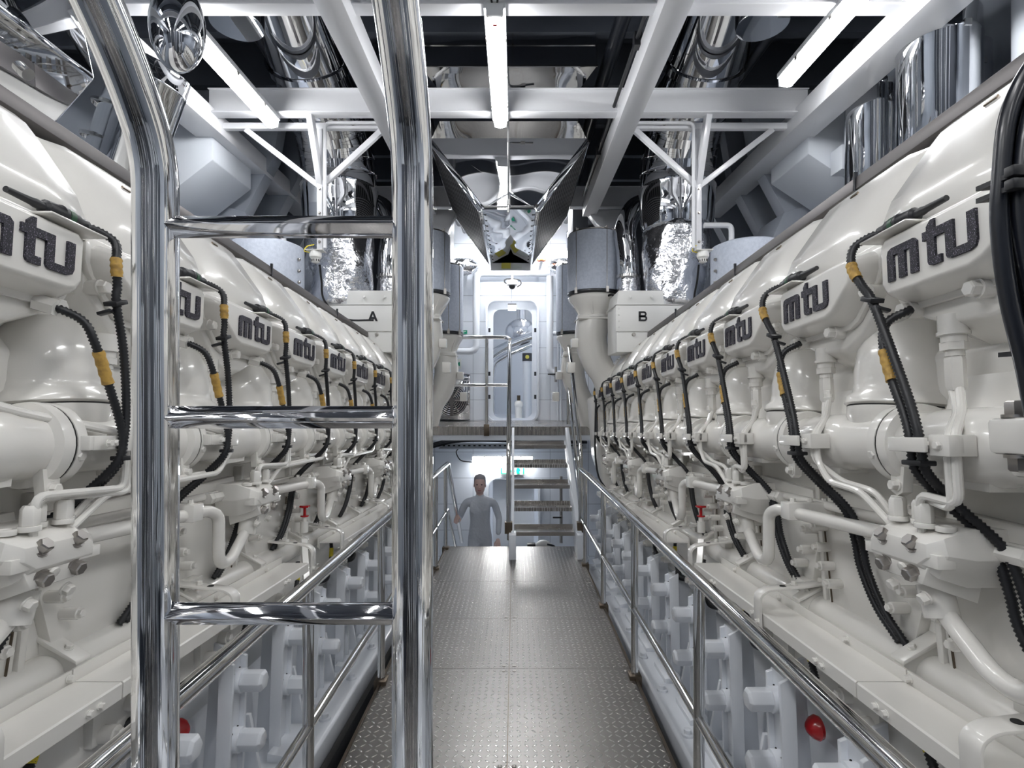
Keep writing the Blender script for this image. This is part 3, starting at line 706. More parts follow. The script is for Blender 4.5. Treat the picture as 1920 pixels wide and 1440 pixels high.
    # ---- far end housing
    m = MB(); m.loft([[(u, v, w_) for u, w_ in p] for v, p in ((6.1, [(1.0, .40), (1.06, -.55), (1.2, -.95), (2.1, -.95), (2.1, .5), (1.2, .55)]), (6.35, [(.93, .38), (.98, -.30), (1.15, -.85), (2.1, -.95), (2.1, .5), (1.2, .55)]), (6.55, [(.96, .30), (1.0, -.25), (1.2, -.75), (2.1, -.95), (2.1, .5), (1.2, .5)]))])
    eh = B(m, 'end_housing', bevel=.02, ang=40)
    for k in range(9): B(MB().bar((.975+.012*k, 6.14, .35-.1*k), (1.2, 6.0, .30-.1*k), .02, .03), 'housing_rib', par=eh)
    # two thin looms down the last cylinder
    for d in (0, .035):
        p = [(.98, 5.95+d, .36), (.975, 5.97+d, .20), (.97, 5.98+d, 0), (.97, 6.0+d, -.25), (1.0, 5.98+d, -.5), (1.06, 5.9+d, -.62)]
        B(MB().tube(smooth(p), .008, 8), 'thin_loom', 'black_plastic')
    return root
engine(1, 1.19, 'right'); engine(-1, 1.145, 'left')

# ---------------------------------------------------------------- engine beds (bluish white) with their brackets and capped bolts
def bed(sx):
    side = 'left' if sx < 0 else 'right'
    R = Matrix.Rotation(-math.atan(SL), 4, 'X'); base = Vector((sx*1.1, 3.2, -1.50))
    root = empty('engine_bed', (0, 0, 0), 'pale grey steel bed under the engine on the %s' % side, 'engine bed', 'pair of engine beds')
    root.matrix_world = Matrix.Translation((XM, 0, CZ)) @ R @ Matrix.Translation(base)
    def B(mb, nm, m='bed_paint', par=None, **k): return mb.build(nm, m, par or root, loc=(-base if par is None else (0, 0, 0)), sx=sx, **k)
    m = MB(); m.loft([[(u, v, w_) for u, w_ in [(.845, -1.60), (.845, -1.475), (.86, -1.465), (1.10, -1.465), (1.17, -1.42), (1.20, -1.12), (1.42, -1.08), (1.9, -1.08), (1.9, -1.60)]] for v in (-.3, 6.0)])
    B(m, 'bed_girder', bevel=.006)
    m = MB().box(.80, .83, -.3, 6.0, -1.70, -1.55); B(m, 'gap_strip', 'gap')  # black strip standing in for the dark gap between kerb and bed
    for k in range(12):
        v = (1.105 if sx > 0 else 1.25)+.445*k
        q = MB()
        q.prism([(1.0, -1.455), (1.0, -.89), (1.14, -.84), (1.16, -1.455)], lambda a, b, d: (a, d, b), v+.045, v+.062)
        q.prism([(1.0, -1.455), (.995, -.885), (1.05, -.855), (1.05, -1.455)], lambda a, b, d: (a, d, b), v-.062, v-.045)
        q.box(1.02, 1.05, v-.06, v+.06, -1.455, -.875)
        q.prism([(.94, -1.466), (.94, -1.44), (1.03, -1.425), (1.03, -1.466)], lambda a, b, d: (a, d, b), v-.12, v+.12)
        q.prism([(.97, -1.44), (1.03, -1.17), (1.05, -1.17), (1.05, -1.44)], lambda a, b, d: (a, d, b), v+.15, v+.17)
        br = B(q, 'mount_bracket', bevel=.003)
        for w_ in (-.965, -1.185):
            z = MB(); z.cyl((1.03, v, w_), (.985, v, w_), .045, 20); z.lathe([(.040, 0), (.040, .075), (.030, .085)], (.985, v, w_), (-1, 0, 0), 6)
            c_ = B(z, 'bolt_cap', par=br, bevel=.002)
            for a in (-.5, .5, 1.5): 
                pt = (1.008, v+.045*math.sin(a-1.2), w_+.045*math.cos(a-1.2))
                if k < 6: B(MB().sph(pt, .004, 8, 6), 'cap_hole', 'gap', c_)
        f = MB().lathe([(.03, 0), (.03, .01), (.018, .012), (.018, .03), (.014, .032)], (.90, v+.24, -1.465), (0, 0, 1), 12); B(f, 'foundation_bolt')
    return root
bed(1); bed(-1)

# ---------------------------------------------------------------- deck beams
def P3(x, y, z): return (x, y, Z(z))
BZ = 2.25
def tbeam(y, x0, x1, label, h=.20, zb=BZ, fl=.10):
    m = MB().box(x0, x1, y-.008, y+.008, Z(zb), Z(zb+h)); m.box(x0, x1, y-fl/2, y+fl/2, Z(zb)-.006, Z(zb)+.006)
    m.box(x0, x1, y-.03, y+.03, Z(zb+h)-.008, Z(zb+h)); return tag(m.build('cross_beam', 'beam_paint', bevel=.002), label, 'beam', 'white deck beams overhead')
def lbeam(xa, xb, y0, y1, label, h=.16, zb=BZ-.01):
    o = MB(); o.box(min(xa, xb), max(xa, xb), y0, y1, Z(zb)-h*.0-.10, Z(zb)+.06)
    return tag(o.build('long_beam', 'beam_paint', bevel=.004), label, 'beam', 'white deck beams overhead')
tbeam(3.12, -2.5, 2.4, 'white cross beam nearest the viewer, above the fluorescent lights')
tbeam(4.30, -2.46, 2.36, 'white cross beam in the middle, behind the centre light')
tbeam(6.45, -2.6, 2.5, 'white cross beam far away, just before the end bulkhead', h=.25)
tbeam(1.2, -2.6, 2.5, 'white cross beam above the ladder, out of view')
lbeam(-1.10, -.94, -2.4, 6.45, 'white long beam running away on the inner left side of the ceiling')
lbeam(.82, .98, -2.4, 6.45, 'white long beam running away on the inner right side of the ceiling')
lbeam(-2.66, -2.42, -2.4, 6.5, 'white long beam running away on the outer left side of the ceiling')
lbeam(2.26, 2.50, -2.4, 6.5, 'white long beam running away on the outer right side of the ceiling')
for s, x in ((-1, -1.35), (1, 1.22)):
    m = MB(); fn = lambda a, b, d: (a, d, Z(b))
    m.prism([(x-.36, 2.2), (x+.30, 2.2), (x+.10, 1.95), (x-.05, 1.88), (x-.25, 2.05)] if s > 0 else [(x+.66, 2.2), (x, 2.2), (x+.2, 2.02), (x+.42, 1.86), (x+.56, 1.95)], fn, 6.38, 6.52)
    tag(m.build('beam_knee', 'beam_paint', bevel=.005), 'white knee plate under the far cross beam, %s of the duct' % ('right' if s > 0 else 'left'), 'bracket', 'white knee plates under the far beam')
# light rods for the duct's clamp holders on the inner right beam
cl = MB(); cl.tube([P3(.80, 3.0, 2.32), P3(.80, 6.2, 2.30)], .014, 10)
co_ = cl.build('cable_run', 'black_plastic'); tag(co_, 'dark cable run along the left face of the inner right beam', 'cable')
for y in (3.5, 4.35, 5.1): MB().box(.78, .83, y-.03, y+.03, Z(2.27), Z(2.36)).build('cable_clip', 'black_plastic', co_)
# Y-shaped hangers with smoke detectors
for s in (-1, 1):
    sd = 'left' if s < 0 else 'right'
    xi = -1.02 if s < 0 else .92; xo = -2.5 if s < 0 else 2.4; xp = -1.62 if s < 0 else 1.53
    t = empty('hanger_frame', P3(xp, 4.45, 1.1), 'white welded hanger frame with struts below the %s deck beams' % sd, 'frame', 'white hanger frames')
    def L(x, y, z): return (x-xp, y-4.45, z-1.1)
    MB().bar(L(xi, 4.45, 2.225), L(xo, 4.45, 2.225), .05, .05).build('cross_bar', 'beam_paint', t, bevel=.003)
    MB().bar(L(xp, 4.45, 2.2), L(xp, 4.45, 1.2), .05, .045).build('post', 'beam_paint', t, bevel=.003)
    for xe in (xi-s*-.06 if False else xi+s*.08, xp+s*.62): MB().bar(L(xe, 4.45, 2.2), L(xp+.0*s, 4.45, 1.72), .04, .045).build('brace', 'beam_paint', t, bevel=.003)
    MB().bar(L(xp+s*-.02-.05*s*-1, 4.30, 2.25), L(xp, 4.45, 1.74), .05, .05).build('brace', 'beam_paint', t, bevel=.003)
    MB().tube(fillet([L(xi+s*.05, 4.40, 2.235), L(xp-s*.055, 4.40, 2.235), L(xp-s*.055, 4.40, 1.20)], .05), .014, 10).build('conduit', 'beam_paint', t)
    for x in (xi+s*.08, xi+s*.32): MB().hexb(L(x, 4.42, 2.235), (0, -1, 0), .012, .012).build('bolt', 'bolt_steel', t)
    for z in (1.70, 1.50, 1.26): MB().hexb(L(xp, 4.425, z), (0, -1, 0), .010, .010).build('bolt', 'bolt_steel', t)
    d = empty('smoke_detector', P3(xp+s*.03, 4.42, 1.12), 'small white smoke detector at the foot of the %s hanger frame' % sd, 'smoke detector', 'smoke detectors')
    MB().box(-.07, .07, -.05, .05, .06, .066).build('mount_plate', 'white_plastic', d)
    MB().lathe([(.045, .06), (.05, .03), (.048, .01), (.035, -.005), (.033, -.03), (.02, -.038)], (0, 0, 0), seg=24).build('sensor_head', 'white_plastic', d)
    q = MB()
    for k in range(7): a = PI+PI*k/6; q.box(.034*math.cos(a)-.003, .034*math.cos(a)+.003, .034*math.sin(a)-.003, .034*math.sin(a)+.003, -.028, -.010)
    q.build('vent_slots', 'gap', d)
    MB().tube(smooth([(-.05, 0, .05), (-.09, -.01, .06), (-.07, .0, .10), (-.02, .02, .12)]), .004, 6).build('wire', 'yellow_tape', d)
    q = MB().tube(smooth([P3(xp+.0*s, 4.43, 1.07), P3(xp+.01*s, 4.5, .95), P3(xp+.02*s, 4.6, .80), P3(xp+.12, 4.7, .66), P3(xp+.35, 4.8, .66)]), .009, 8).build('detector_lead', 'black_plastic')
    tag(q, 'black lead hanging below the %s smoke detector in front of the foil pipe' % sd, 'cable')

# ---------------------------------------------------------------- V-shaped air duct in the middle
yd = 4.72; yb = 6.7; cx = -.05
du_ = empty('air_duct', P3(cx, yd, 1.65), 'mirror polished V-shaped air duct with dark mesh sides over the walkway', 'air duct')
def L(x, y, z): return (x, y-yd, z-1.65)
# tapered end face
m = MB(); hw = .685
m.add([L(-hw, yd, 2.26), L(hw, yd, 2.26), L(.22, yd+.02, 1.655), L(.0, yd+.02, 1.80), L(-.22, yd+.02, 1.655), L(-hw, yd+.03, 2.26), L(hw, yd+.03, 2.26), L(.22, yd+.05, 1.655), L(.0, yd+.05, 1.80), L(-.22, yd+.05, 1.655)],
      [(0, 1, 2, 3), (0, 3, 4), (5, 8, 7, 6), (5, 9, 8), (0, 5, 6, 1), (1, 6, 7, 2), (2, 7, 8, 3), (3, 8, 9, 4), (4, 9, 5, 0)])
m.build('end_plate', 'mirror_sheet', du_)
m = MB(); m.add([L(-hw, yd, 2.26), L(hw, yd, 2.26), L(.60, yd-.10, 2.36), L(-.60, yd-.10, 2.36), L(.60, yd-.10, 2.62), L(-.60, yd-.10, 2.62), L(.72, yd-.35, 2.68), L(-.72, yd-.35, 2.68), L(.72, yd-.35, 3.3), L(-.72, yd-.35, 3.3),
                 L(-hw, yb, 2.26), L(hw, yb, 2.26), L(.72, yb, 3.3), L(-.72, yb, 3.3)],
                [(0, 1, 2, 3), (3, 2, 4, 5), (5, 4, 6, 7), (7, 6, 8, 9), (1, 11, 12, 8, 6, 4, 2), (0, 3, 5, 7, 9, 13, 10), (10, 13, 12, 11), (9, 8, 12, 13), (0, 10, 11, 1)])
m.build('duct_box', 'mirror_sheet', du_)
q = MB(); q.box(-.71, .71, -.358, -.351, 1.20, 1.212); q.box(.03, .04, -.358, -.351, 1.04, 1.64); q.box(-.73, .73, -.362, -.35, 1.025, 1.04)
q.build('seam_strip', 'rail_steel', du_)
for s in (-1, 1):
    A, B_, C, D = L(s*hw, yd+.02, 2.25), L(s*.24, yd+.02, 1.64), L(s*.24, yb, 1.64), L(s*hw, yb, 2.25)
    th = Vector((s*.025, 0, -.018)); m = MB(); vs = [Vector(p) for p in (A, B_, C, D)]; m.add(vs+[v+th for v in vs], [(0, 1, 2, 3), (7, 6, 5, 4), (0, 4, 5, 1), (1, 5, 6, 2), (2, 6, 7, 3), (3, 7, 4, 0)])
    mp = m.build('mesh_panel', 'mesh_panel', du_, uvproj=lambda c: (c.y, c.z*1.3))
    f = MB(); f.bar(Vector(A)+th*.5, Vector(B_)+th*.5, .03, .045); f.bar(Vector(B_)+th*.5, Vector(C)+th*.5, .035, .045); f.bar(Vector(D)+th*.5, Vector(C)+th*.5, .03, .045); f.bar(Vector(A)+th*.5, Vector(D)+th*.5, .03, .03)
    f.build('panel_frame', 'mirror_sheet', mp, bevel=.002)
    q = MB()
    for k in range(12): q.cyl(L(s*.215, yd+.1+.16*k, 1.617), L(s*.215, yd+.1+.16*k, 1.612), .010, 8)
    q.build('frame_holes', 'gap', mp)
m = MB(); m.add([L(-.24, yd+.03, 1.64), L(.24, yd+.03, 1.64), L(.24, yb, 1.64), L(-.24, yb, 1.64), L(0, yd+.05, 1.80), L(0, yb, 1.70)], [(0, 4, 5, 3), (1, 2, 5, 4), (0, 1, 4), (3, 5, 2)])
m.build('inner_baffle', 'mirror_sheet', du_)
m = MB().box(-.25, .25, yb-yd, yb-yd+.03, -.10, .35); m.build('back_plate', 'beam_paint', du_)
m = MB().tube([L(-.22, yd-.012, 1.65), L(.22, yd-.012, 1.65)], .009, 10); m.tube(fillet([L(.22, yd-.25, 2.315), L(-.005, yd-.25, 2.315), L(-.005, yd-.05, 1.69)], .03), .008, 10)
m.build('drain_tube', 'rail_steel', du_)
q = MB(); q.cyl(L(-.005, yd-.045, 1.70), L(-.005, yd-.045, 1.655), .018, 6); q.cyl(L(-.005, yd-.04, 1.655), L(-.005, yd-.04, 1.59), .012, 12); q.cyl(L(.10, yd-.25, 2.315), L(.14, yd-.25, 2.315), .016, 6)
q.build('tube_fitting', 'rail_steel', du_)
q = MB().box(-.115, .0, yb-yd-.05, yb-yd-.04, -.09, -.02); q.build('warning_label', 'sign_yellow', du_); q = MB().box(.02, .14, yb-yd-.05, yb-yd-.04, -.09, -.03); q.build('warning_label', 'sign_white', du_)

# dark service ceiling with pipework between the beams
m = MB()
for k in range(14): m.box(-XW+.02, XW-.02, -2.4+.75*k, -2.32+.75*k, Z(2.95), Z(ZC)-.001)
tag(m.build('deck_frames', 'deck_head'), 'dim grey frames crossing the deck head above the beams', 'frame')
rnd = random.Random(5)
for k, (x, r, z) in enumerate(((-.86, .05, 2.75), (-.78, .03, 2.62), (.80, .06, 2.8), (.93, .035, 2.6), (-2.05, .045, 2.85), (2.0, .04, 2.8))):
    o = MB().tube(smooth([P3(x, 1.6, z), P3(x+.02, 3.5, z+.02), P3(x-.03, 5.5, z-.04), P3(x, 8.3, z-.1)]), r, 14).build('overhead_pipe', 'black_rubber')
    tag(o, 'black pipe running under the deck head, %s' % ('just left of the duct, larger', 'just left of the duct, thinner', 'just right of the duct, larger', 'just right of the duct, thinner', 'above the left light', 'above the right light')[k], 'pipe', 'dark pipes under the deck head')
for s in (-1, 1):
    m = MB(); m.box(min(s*.80, s*1.0)-.05, max(s*.80, s*1.0)-.05, 6.9, 7.5, Z(1.5), Z(3.2)); m.box(min(s*1.02, s*2.2), max(s*1.02, s*2.2), 8.0, 8.1, Z(.95), Z(3.2))
    tag(m.build('dark_locker', 'ceiling_dark', bevel=.01), 'dark casing high beside the far %s end of the duct' % ('right' if s > 0 else 'left'), 'casing', 'dark casings near the bulkhead')

# ---------------------------------------------------------------- exhaust pipes
def exh(s):
    sd = 'left' if s < 0 else 'right'; x = XM+s*1.72; y = 5.45
    t = empty('exhaust_pipe', P3(x, y, .72), 'large polished exhaust pipe wrapped in silver foil, behind the %s engine' % sd, 'exhaust pipe', 'large exhaust pipes')
    def L(a, b, c): return (a-x, b-y, c-.72)
    m = MB(); m.lathe([(.27, .0), (.30, .01), (.30, .03), (.25, .035), (.25, .16), (.28, .165)], (0, 0, 0), seg=40); m.build('steel_collar', 'satin_steel', t)
    m = MB(); R = []
    nn = 64
    for i in range(15):
        h = .15+.058*i; ring = []
        for k in range(nn):
            a = 2*PI*k/nn; r = .335+.012*math.sin(3*a+h*7)+.007*math.sin(7*a-h*11)+rnd.uniform(-.004, .004)
            ring.append((r*math.cos(a), r*math.sin(a), h))
        R.append(ring)
    m.loft(R); m.build('foil_wrap', 'foil', t, ang=180)
    m = MB(); m.lathe([(.33, .94), (.345, .95), (.36, 1.02), (.37, 1.20), (.38, 1.34), (.385, 1.36), (.375, 1.37)], (0, 0, 0), seg=48); m.build('lower_section', 'mirror_sheet', t)
    # lobster-back elbow rising and turning towards the viewer
    c = []
    for i in range(7):
        a = i/6*PI/2.6; c.append(Vector((0, -.75*(1-math.cos(a)), 1.36+.75*math.sin(a))))
    for i in range(6):
        d0 = c[i]; d1_ = c[i+1]
        g = MB(); g.tube([d0, d0+(d1_-d0)*.04, d1_-(d1_-d0)*.04, d1_], [.372, .365, .365, .372], 48, True); g.build('elbow_segment', 'mirror_sheet', t)
    e = c[-1]; dd = (c[-1]-c[-2]).normalized()
    g = MB(); g.tube([e, e+dd*.25, e+dd*.9], [.37, .36, .36], 48); g.lathe([(.362, 0), (.385, .005), (.385, .07), (.362, .075)], e+dd*.30, dd, 48, False); g.build('upper_section', 'mirror_sheet', t)
    # smaller companion pipe
    x2 = x-s*.44; y2 = y+.25
    t2 = empty('bypass_pipe', P3(x2, y2, .70), 'thin foil and polished pipe between the foil exhaust pipe and the duct, %s side' % sd, 'pipe', 'thin bypass pipes')
    m = MB(); R = []
    for i in range(12):
        h = .05*i; R.append([((.12+.006*math.sin(4*a+h*20)+rnd.uniform(-.004, .004))*math.cos(a), (.12+.006*math.sin(5*a+h*30))*math.sin(a), h) for a in [2*PI*k/32 for k in range(32)]])
    m.loft(R); m.build('foil_wrap', 'foil', t2, ang=180)
    m = MB().tube(smooth([(0, 0, .54), (-s*.01, 0, .8), (-s*.03, .02, 1.05), (s*.08, .1, 1.3), (s*.3, .2, 1.42)]), .115, 24); m.build('upper_section', 'mirror_sheet', t2)
    MB().lathe([(.12, .53), (.128, .535), (.128, .56), (.12, .565)], (0, 0, 0), seg=28).build('joint_ring', 'rail_steel', t2)
exh(1); exh(-1)
def can(x, y, z0, z1, r, label, grp='polished exhaust silencers', tilt=0):
    t = empty('polished_silencer', P3(x, y, z0), label, 'pipe', grp)
    h = z1-z0
    MB().lathe([(r*.97, 0), (r, .01), (r, h*.86), (r*1.015, h*.865), (r*1.015, h*.88), (r, h*.885), (r*.98, h-.01), (r*.9, h)], (0, 0, 0), (tilt, 0, 1), 48).build('shell', 'mirror_sheet', t, ang=50)
    for k in (.87,): MB().box(-.02, .02, -r*1.04, -r*1.0, h*k-.015, h*k+.025).build('clamp_lock', 'rail_steel', t)
    return t
can(2.72, 4.05, 1.1, 2.45, .185, 'polished metal cylinder behind the right engine, the farther and smaller of two')
can(2.62, 3.30, 1.1, 2.30, .215, 'polished metal cylinder behind the right engine, the nearer and larger of two')
can(3.0, 3.55, 1.0, 2.3, .14, 'narrow polished cylinder partly hidden behind the two larger ones at the upper right')
t = can(-2.55, 3.35, 1.2, 2.1, .20, 'polished ringed cylinder leaning behind the left engine, beside the dented box', tilt=.35)
q = MB()
for k in range(4): q.lathe([(.20, 0), (.207, .005), (.207, .02), (.20, .025)], (.35*.2*k*.95, 0, .12+.2*k), (.35, 0, 1), 40, False)
q.build('seam_rings', 'rail_steel', t)
can(-2.66, 3.85, 1.1, 2.3, .14, 'slim polished cylinder seen right behind the left ladder rail')
for s in (-1, 1):
    t = can(s*1.75-.1, 3.55, 2.45, 3.2, .17, 'polished pipe end hanging above the %s beams near the light' % ('left' if s < 0 else 'right'))
bx = empty('dented_box', P3(-2.75, 2.7, 1.25), 'large mirror polished box with dents, high at the upper left', 'box')
m = MB(); nx = 26; fr_ = []
m.prism([(-.35, -.10), (.69, -.04), (.87, .16), (.80, .50), (.4, .8), (-.35, .9)], lambda a, b, d: (a, d, b), -1.0, -.30)
m.build('polished_shell', 'mirror_sheet', bx, bevel=.02)
MB().cyl((.77, -.55, .05), (.79, -.55, .035), .025, 16).build('cap', 'rail_steel', bx)
o = MB().sph((0, 0, 0), 1, 32, 20, (.118, .10, .20)).build('mirror_dome', 'mirror_sheet', None, loc=P3(-1.53, 2.42, 1.66)); tag(o, 'round mirror-polished dome hanging beside the curved left ladder rail', 'dome')
MB().cyl((0, 0, .18), (0, 0, 1.4), .04, 16).build('stem', 'rail_steel', o)
o = MB().box(-3.2, -2.15, 2.45, 2.8, Z(2.0), Z(2.5)).build('white_duct_box', 'wall_paint', bevel=.01); tag(o, 'white square duct end at the very top left corner', 'duct')
o = MB().cyl(P3(2.95, 2.95, 1.0), P3(2.95, 2.95, 2.6), .15, 32).build('white_column', 'wall_paint'); tag(o, 'fat white column at the top right corner against the hull', 'column')

# ---------------------------------------------------------------- insulated boxes and frames along the hull sides
def box3(name, x0, x1, y0, y1, z0, z1, m, label, cat, grp=None, bevel=.01):
    o = MB().box(-(x1-x0)/2, (x1-x0)/2, -(y1-y0)/2, (y1-y0)/2, 0, z1-z0).build(name, m, None, loc=((x0+x1)/2, (y0+y1)/2, Z(z0)), bevel=bevel)
    return tag(o, label, cat, grp)
def wedge(name, x0, x1, y0, y1, pts, m, label, cat, grp=None):
    o = MB().prism(pts, lambda a, b, d: (a, d, Z(b)), y0, y1).build(name, m, None, bevel=.008); return tag(o, label, cat, grp)
wedge('ventilation_duct', 0, 0, 4.45, 5.1, [(-3.2, 1.74), (-2.95, 1.62), (-2.52, 1.95), (-2.52, 2.3), (-2.75, 2.6), (-3.2, 2.6)], 'wall_paint', 'white angular ventilation duct behind the ladder, above the left engine', 'duct', 'white ventilation ducts')
o = wedge('ventilation_duct', 0, 0, 4.45, 5.1, [(3.2, 1.74), (2.9, 1.70), (2.45, 2.0), (2.45, 2.25), (2.7, 2.6), (3.2, 2.6)], 'wall_paint', 'white angular ventilation duct above the right engine, left of the polished cylinders', 'duct', 'white ventilation ducts')
MB().prism([(2.93, 1.70), (3.2, 1.73), (3.2, 1.68), (2.93, 1.66)], lambda a, b, d: (a, d, Z(b)), 4.5, 5.05).build('polished_base', 'mirror_sheet', o)
box3('wall_cabinet', 2.62, 2.95, 4.27, 4.43, 1.80, 2.0, 'wall_paint', 'small white box standing out beside the right polished cylinders', 'box')
for s in (-1, 1):
    sd = 'left' if s < 0 else 'right'
    for k, (y, dz) in enumerate(((5.2, 0), (5.75, 0), (6.5, .0), (7.4, 0))):
        pts = [(s*3.24, -.2), (s*3.0, -.2), (s*2.75, 1.55), (s*2.35, 2.3), (s*2.2, 3.2), (s*3.24, 3.2)]
        wedge('hull_frame', 0, 0, y, y+.16, pts, 'hull_paint', 'sloping painted hull frame on the %s side, %s from the viewer' % (sd, ('first', 'second', 'third', 'fourth')[k]), 'hull frame', 'hull frames')
    for k in range(3):
        o = MB().tube([P3(s*(2.95-.09*k), 5.3+.1*k, ZF), P3(s*(2.95-.09*k), 5.3+.1*k, 2.2)], .022, 10).build('vertical_pipe', 'wall_paint'); tag(o, 'thin upright pipe on the %s hull side, one of a bundle of three' % sd, 'pipe', 'thin upright pipes on the %s hull side' % sd)
    wedge('insulated_casing', 0, 0, 5.15, 5.65, [(s*3.1, .9), (s*2.5, .9), (s*2.4, 1.3), (s*2.6, 1.75), (s*3.1, 1.9)], 'hull_paint', 'grey insulated casing between hull frames, %s side' % sd, 'casing', 'insulated casings')
    # outer drum
    x = XM+s*2.15; t = empty('air_filter', P3(x, 4.78, .68), 'grey drum-shaped air filter half hidden behind the %s engine gutter' % sd, 'air filter', 'outer air filters')
    MB().lathe([(.30, 0), (.31, .01), (.31, .62), (.30, .635), (.24, .66), (0.02, .665)], (0, 0, 0), seg=40).build('drum', 'felt', t)
    for k in range(5): MB().hexb((-s*.31, -.08, .1+.1*k), (-s, -.2, 0), .012, .015).build('latch', 'bolt_steel', t)
    MB().tube(fillet([(-s*.1, .1, .72), (-s*.1, .1, .86), (-s*.35, .1, .86)], .05), .025, 10).build('vent_pipe', 'beam_paint', t)

# ---------------------------------------------------------------- turbocharger inlets and felt air filters
def turbo(s, y, x, sc, z0, hh, label1, label2, sd):
    t = empty('felt_air_filter', P3(x, y, z0), label1, 'air filter', 'grey felt air filters')
    r = .295*sc
    MB().lathe([(r*.98, 0), (r, .015), (r, hh-.015), (r*.985, hh), (r*.9, hh+.005)], (0, 0, 0), seg=48).build('filter_drum', 'felt', t)
    MB().lathe([(r*.93, -.035), (r*1.0, -.02), (r*1.0, -.0), (r*.95, .004)], (0, 0, 0), seg=48).build('rubber_band', 'black_rubber', t)
    MB().lathe([(r*.8, hh+.0), (r*.93, hh+.012), (r*.93, hh+.02), (r*.2, hh+.03)], (0, 0, 0), seg=40).build('lid', 'satin_steel', t)
    for a in (-2.4, -1.57+.35, -.55, 2.3):
        c, d = math.cos(a), math.sin(a)
        q = MB(); q.cyl((r*1.01*c, r*1.01*d, -.03), (r*1.01*c, r*1.01*d, hh+.04), .0035, 6); q.box(r*1.03*c-.014, r*1.03*c+.014, r*1.03*d-.014, r*1.03*d+.014, -.04, .02); q.box(r*.95*c-.012, r*.95*c+.012, r*.95*d-.012, r*.95*d+.012, hh+.01, hh+.03)
        q.build('tie_rod', 'bolt_steel', t)
    h = empty('turbocharger_inlet', P3(x, y, z0-.04), label2, 'engine inlet', 'cream turbocharger inlets')
    m = MB(); m.lathe([(r*.92, 0), (r*.98, -.02), (r*.96, -.05), (r*.62, -.17), (r*.60, -.22), (r*.66, -.225), (r*.66, -.25)], (0, 0, 0), seg=40); m.build('inlet_bell', 'engine_paint', h)
    for k in range(6):
        a = 2*PI*k/6+.3; c, d = math.cos(a), math.sin(a)
        MB().prism([(r*.6, -.06), (r*.93, -.06), (r*.62, -.22), (r*.55, -.22)], lambda p, q_, w_: (p*c-w_*d, p*d+w_*c, q_), -.008, .008).build('stiffener', 'engine_paint', h)
    pts = smooth([(0, 0, -.24), (-s*.02, 0, -.34), (-s*.03, 0, -.50), (s*.03, .0, -.72), (s*.13, .0, -.92), (s*.2, .05, -1.25)], 6)
    n = len(pts); rr = [.185*sc*(1-i/(n-1))+.12*sc*(i/(n-1))+.02*math.sin(i/(n-1)*PI) for i in range(n)]
    MB().tube(pts, rr, 32).build('inlet_duct', 'engine_paint', h)
    m = MB().prism([(-.2*sc, -.005), (.2*sc, -.005), (.2*sc, .02), (-.2*sc, .02)], lambda a, b, d: (a, d, b-.27), -.19*sc, .19*sc); m.build('duct_flange', 'engine_paint', h, bevel=.012)
    MB().box(-s*.22-.04, -s*.22+.04, -.1, .02, -.58, -.48).build('lug', 'engine_paint', h, bevel=.01)
    MB().box(-s*.26-.045, -s*.26+.045, -.1, .02, -.86, -.74).build('lug', 'engine_paint', h, bevel=.01)
    MB().tube(fillet([(s*.55, -.25, -.50), (s*.32, -.25, -.50), (s*.26, -.25, -1.25)], .12), .055, 18).build('breather_pipe', 'engine_paint', h)
    MB().tube(smooth([(s*.1, -r*.8, -.04), (s*.16, -r*.95, -.03), (s*.2, -r*.9, -.10), (s*.25, -r*.7, -.13)]), .013, 8).build('sensor_lead', 'black_plastic', h)
    MB().tube(smooth([(s*.19, -r*.93, -.09), (s*.24, -r*.75, -.125)]), .016, 8).build('sensor_lead_tape', 'yellow_tape', h)
for s in (-1, 1):
    sd = 'left' if s < 0 else 'right'
    turbo(s, 6.0, XM+s*.955, 1.0, 1.13, .64, 'grey felt air filter drum of the %s engine, the nearer one by the doorway' % sd, 'cream inlet casting under the nearer felt filter of the %s engine' % sd, sd)
    turbo(s, 7.0, XM+s*.86, .85, .80, .85, 'grey felt air filter drum further back on the %s side, behind the nearer one' % sd, 'cream inlet casting under the further felt filter, %s side' % sd, sd)
# lettered boxes
def letter(m, ch, cx_, cz_, h, y):
    fn = lambda a, b, d: (cx_+a*h, d, cz_+b*h)
    y0, y1 = y-.003, y
    if ch == 'A':
        m.prism([(-.5, -.5), (-.28, -.5), (.11, .5), (-.10, .5)], fn, y0, y1); m.prism([(.28, -.5), (.5, -.5), (.10, .5), (-.11, .5)], fn, y0-.0004, y1); m.prism([(-.3, -.28), (.3, -.28), (.25, -.08), (-.25, -.08)], fn, y0-.0008, y1)
    else:
        m.prism([(-.42, -.5), (-.20, -.5), (-.20, .5), (-.42, .5)], fn, y0, y1)
        for z0, z1, xr in ((-.5, .06, .44), (-.06, .5, .38)):
            o_ = []; i_ = []
            r = (z1-z0)/2; zc = (z0+z1)/2
            for k in range(13): a = -PI/2+PI*k/12; o_.append((xr-r+r*math.cos(a), zc+r*math.sin(a))); i_.append((xr-r+(r-.17)*math.cos(a), zc+(r-.17)*math.sin(a)))
            poly = [(-.42, z0)]+o_+[(-.42, z1), (-.42, z1-.17)]+i_[::-1]+[(-.42, z0+.17)]
            m.prism(poly, fn, y0-.0003, y1)
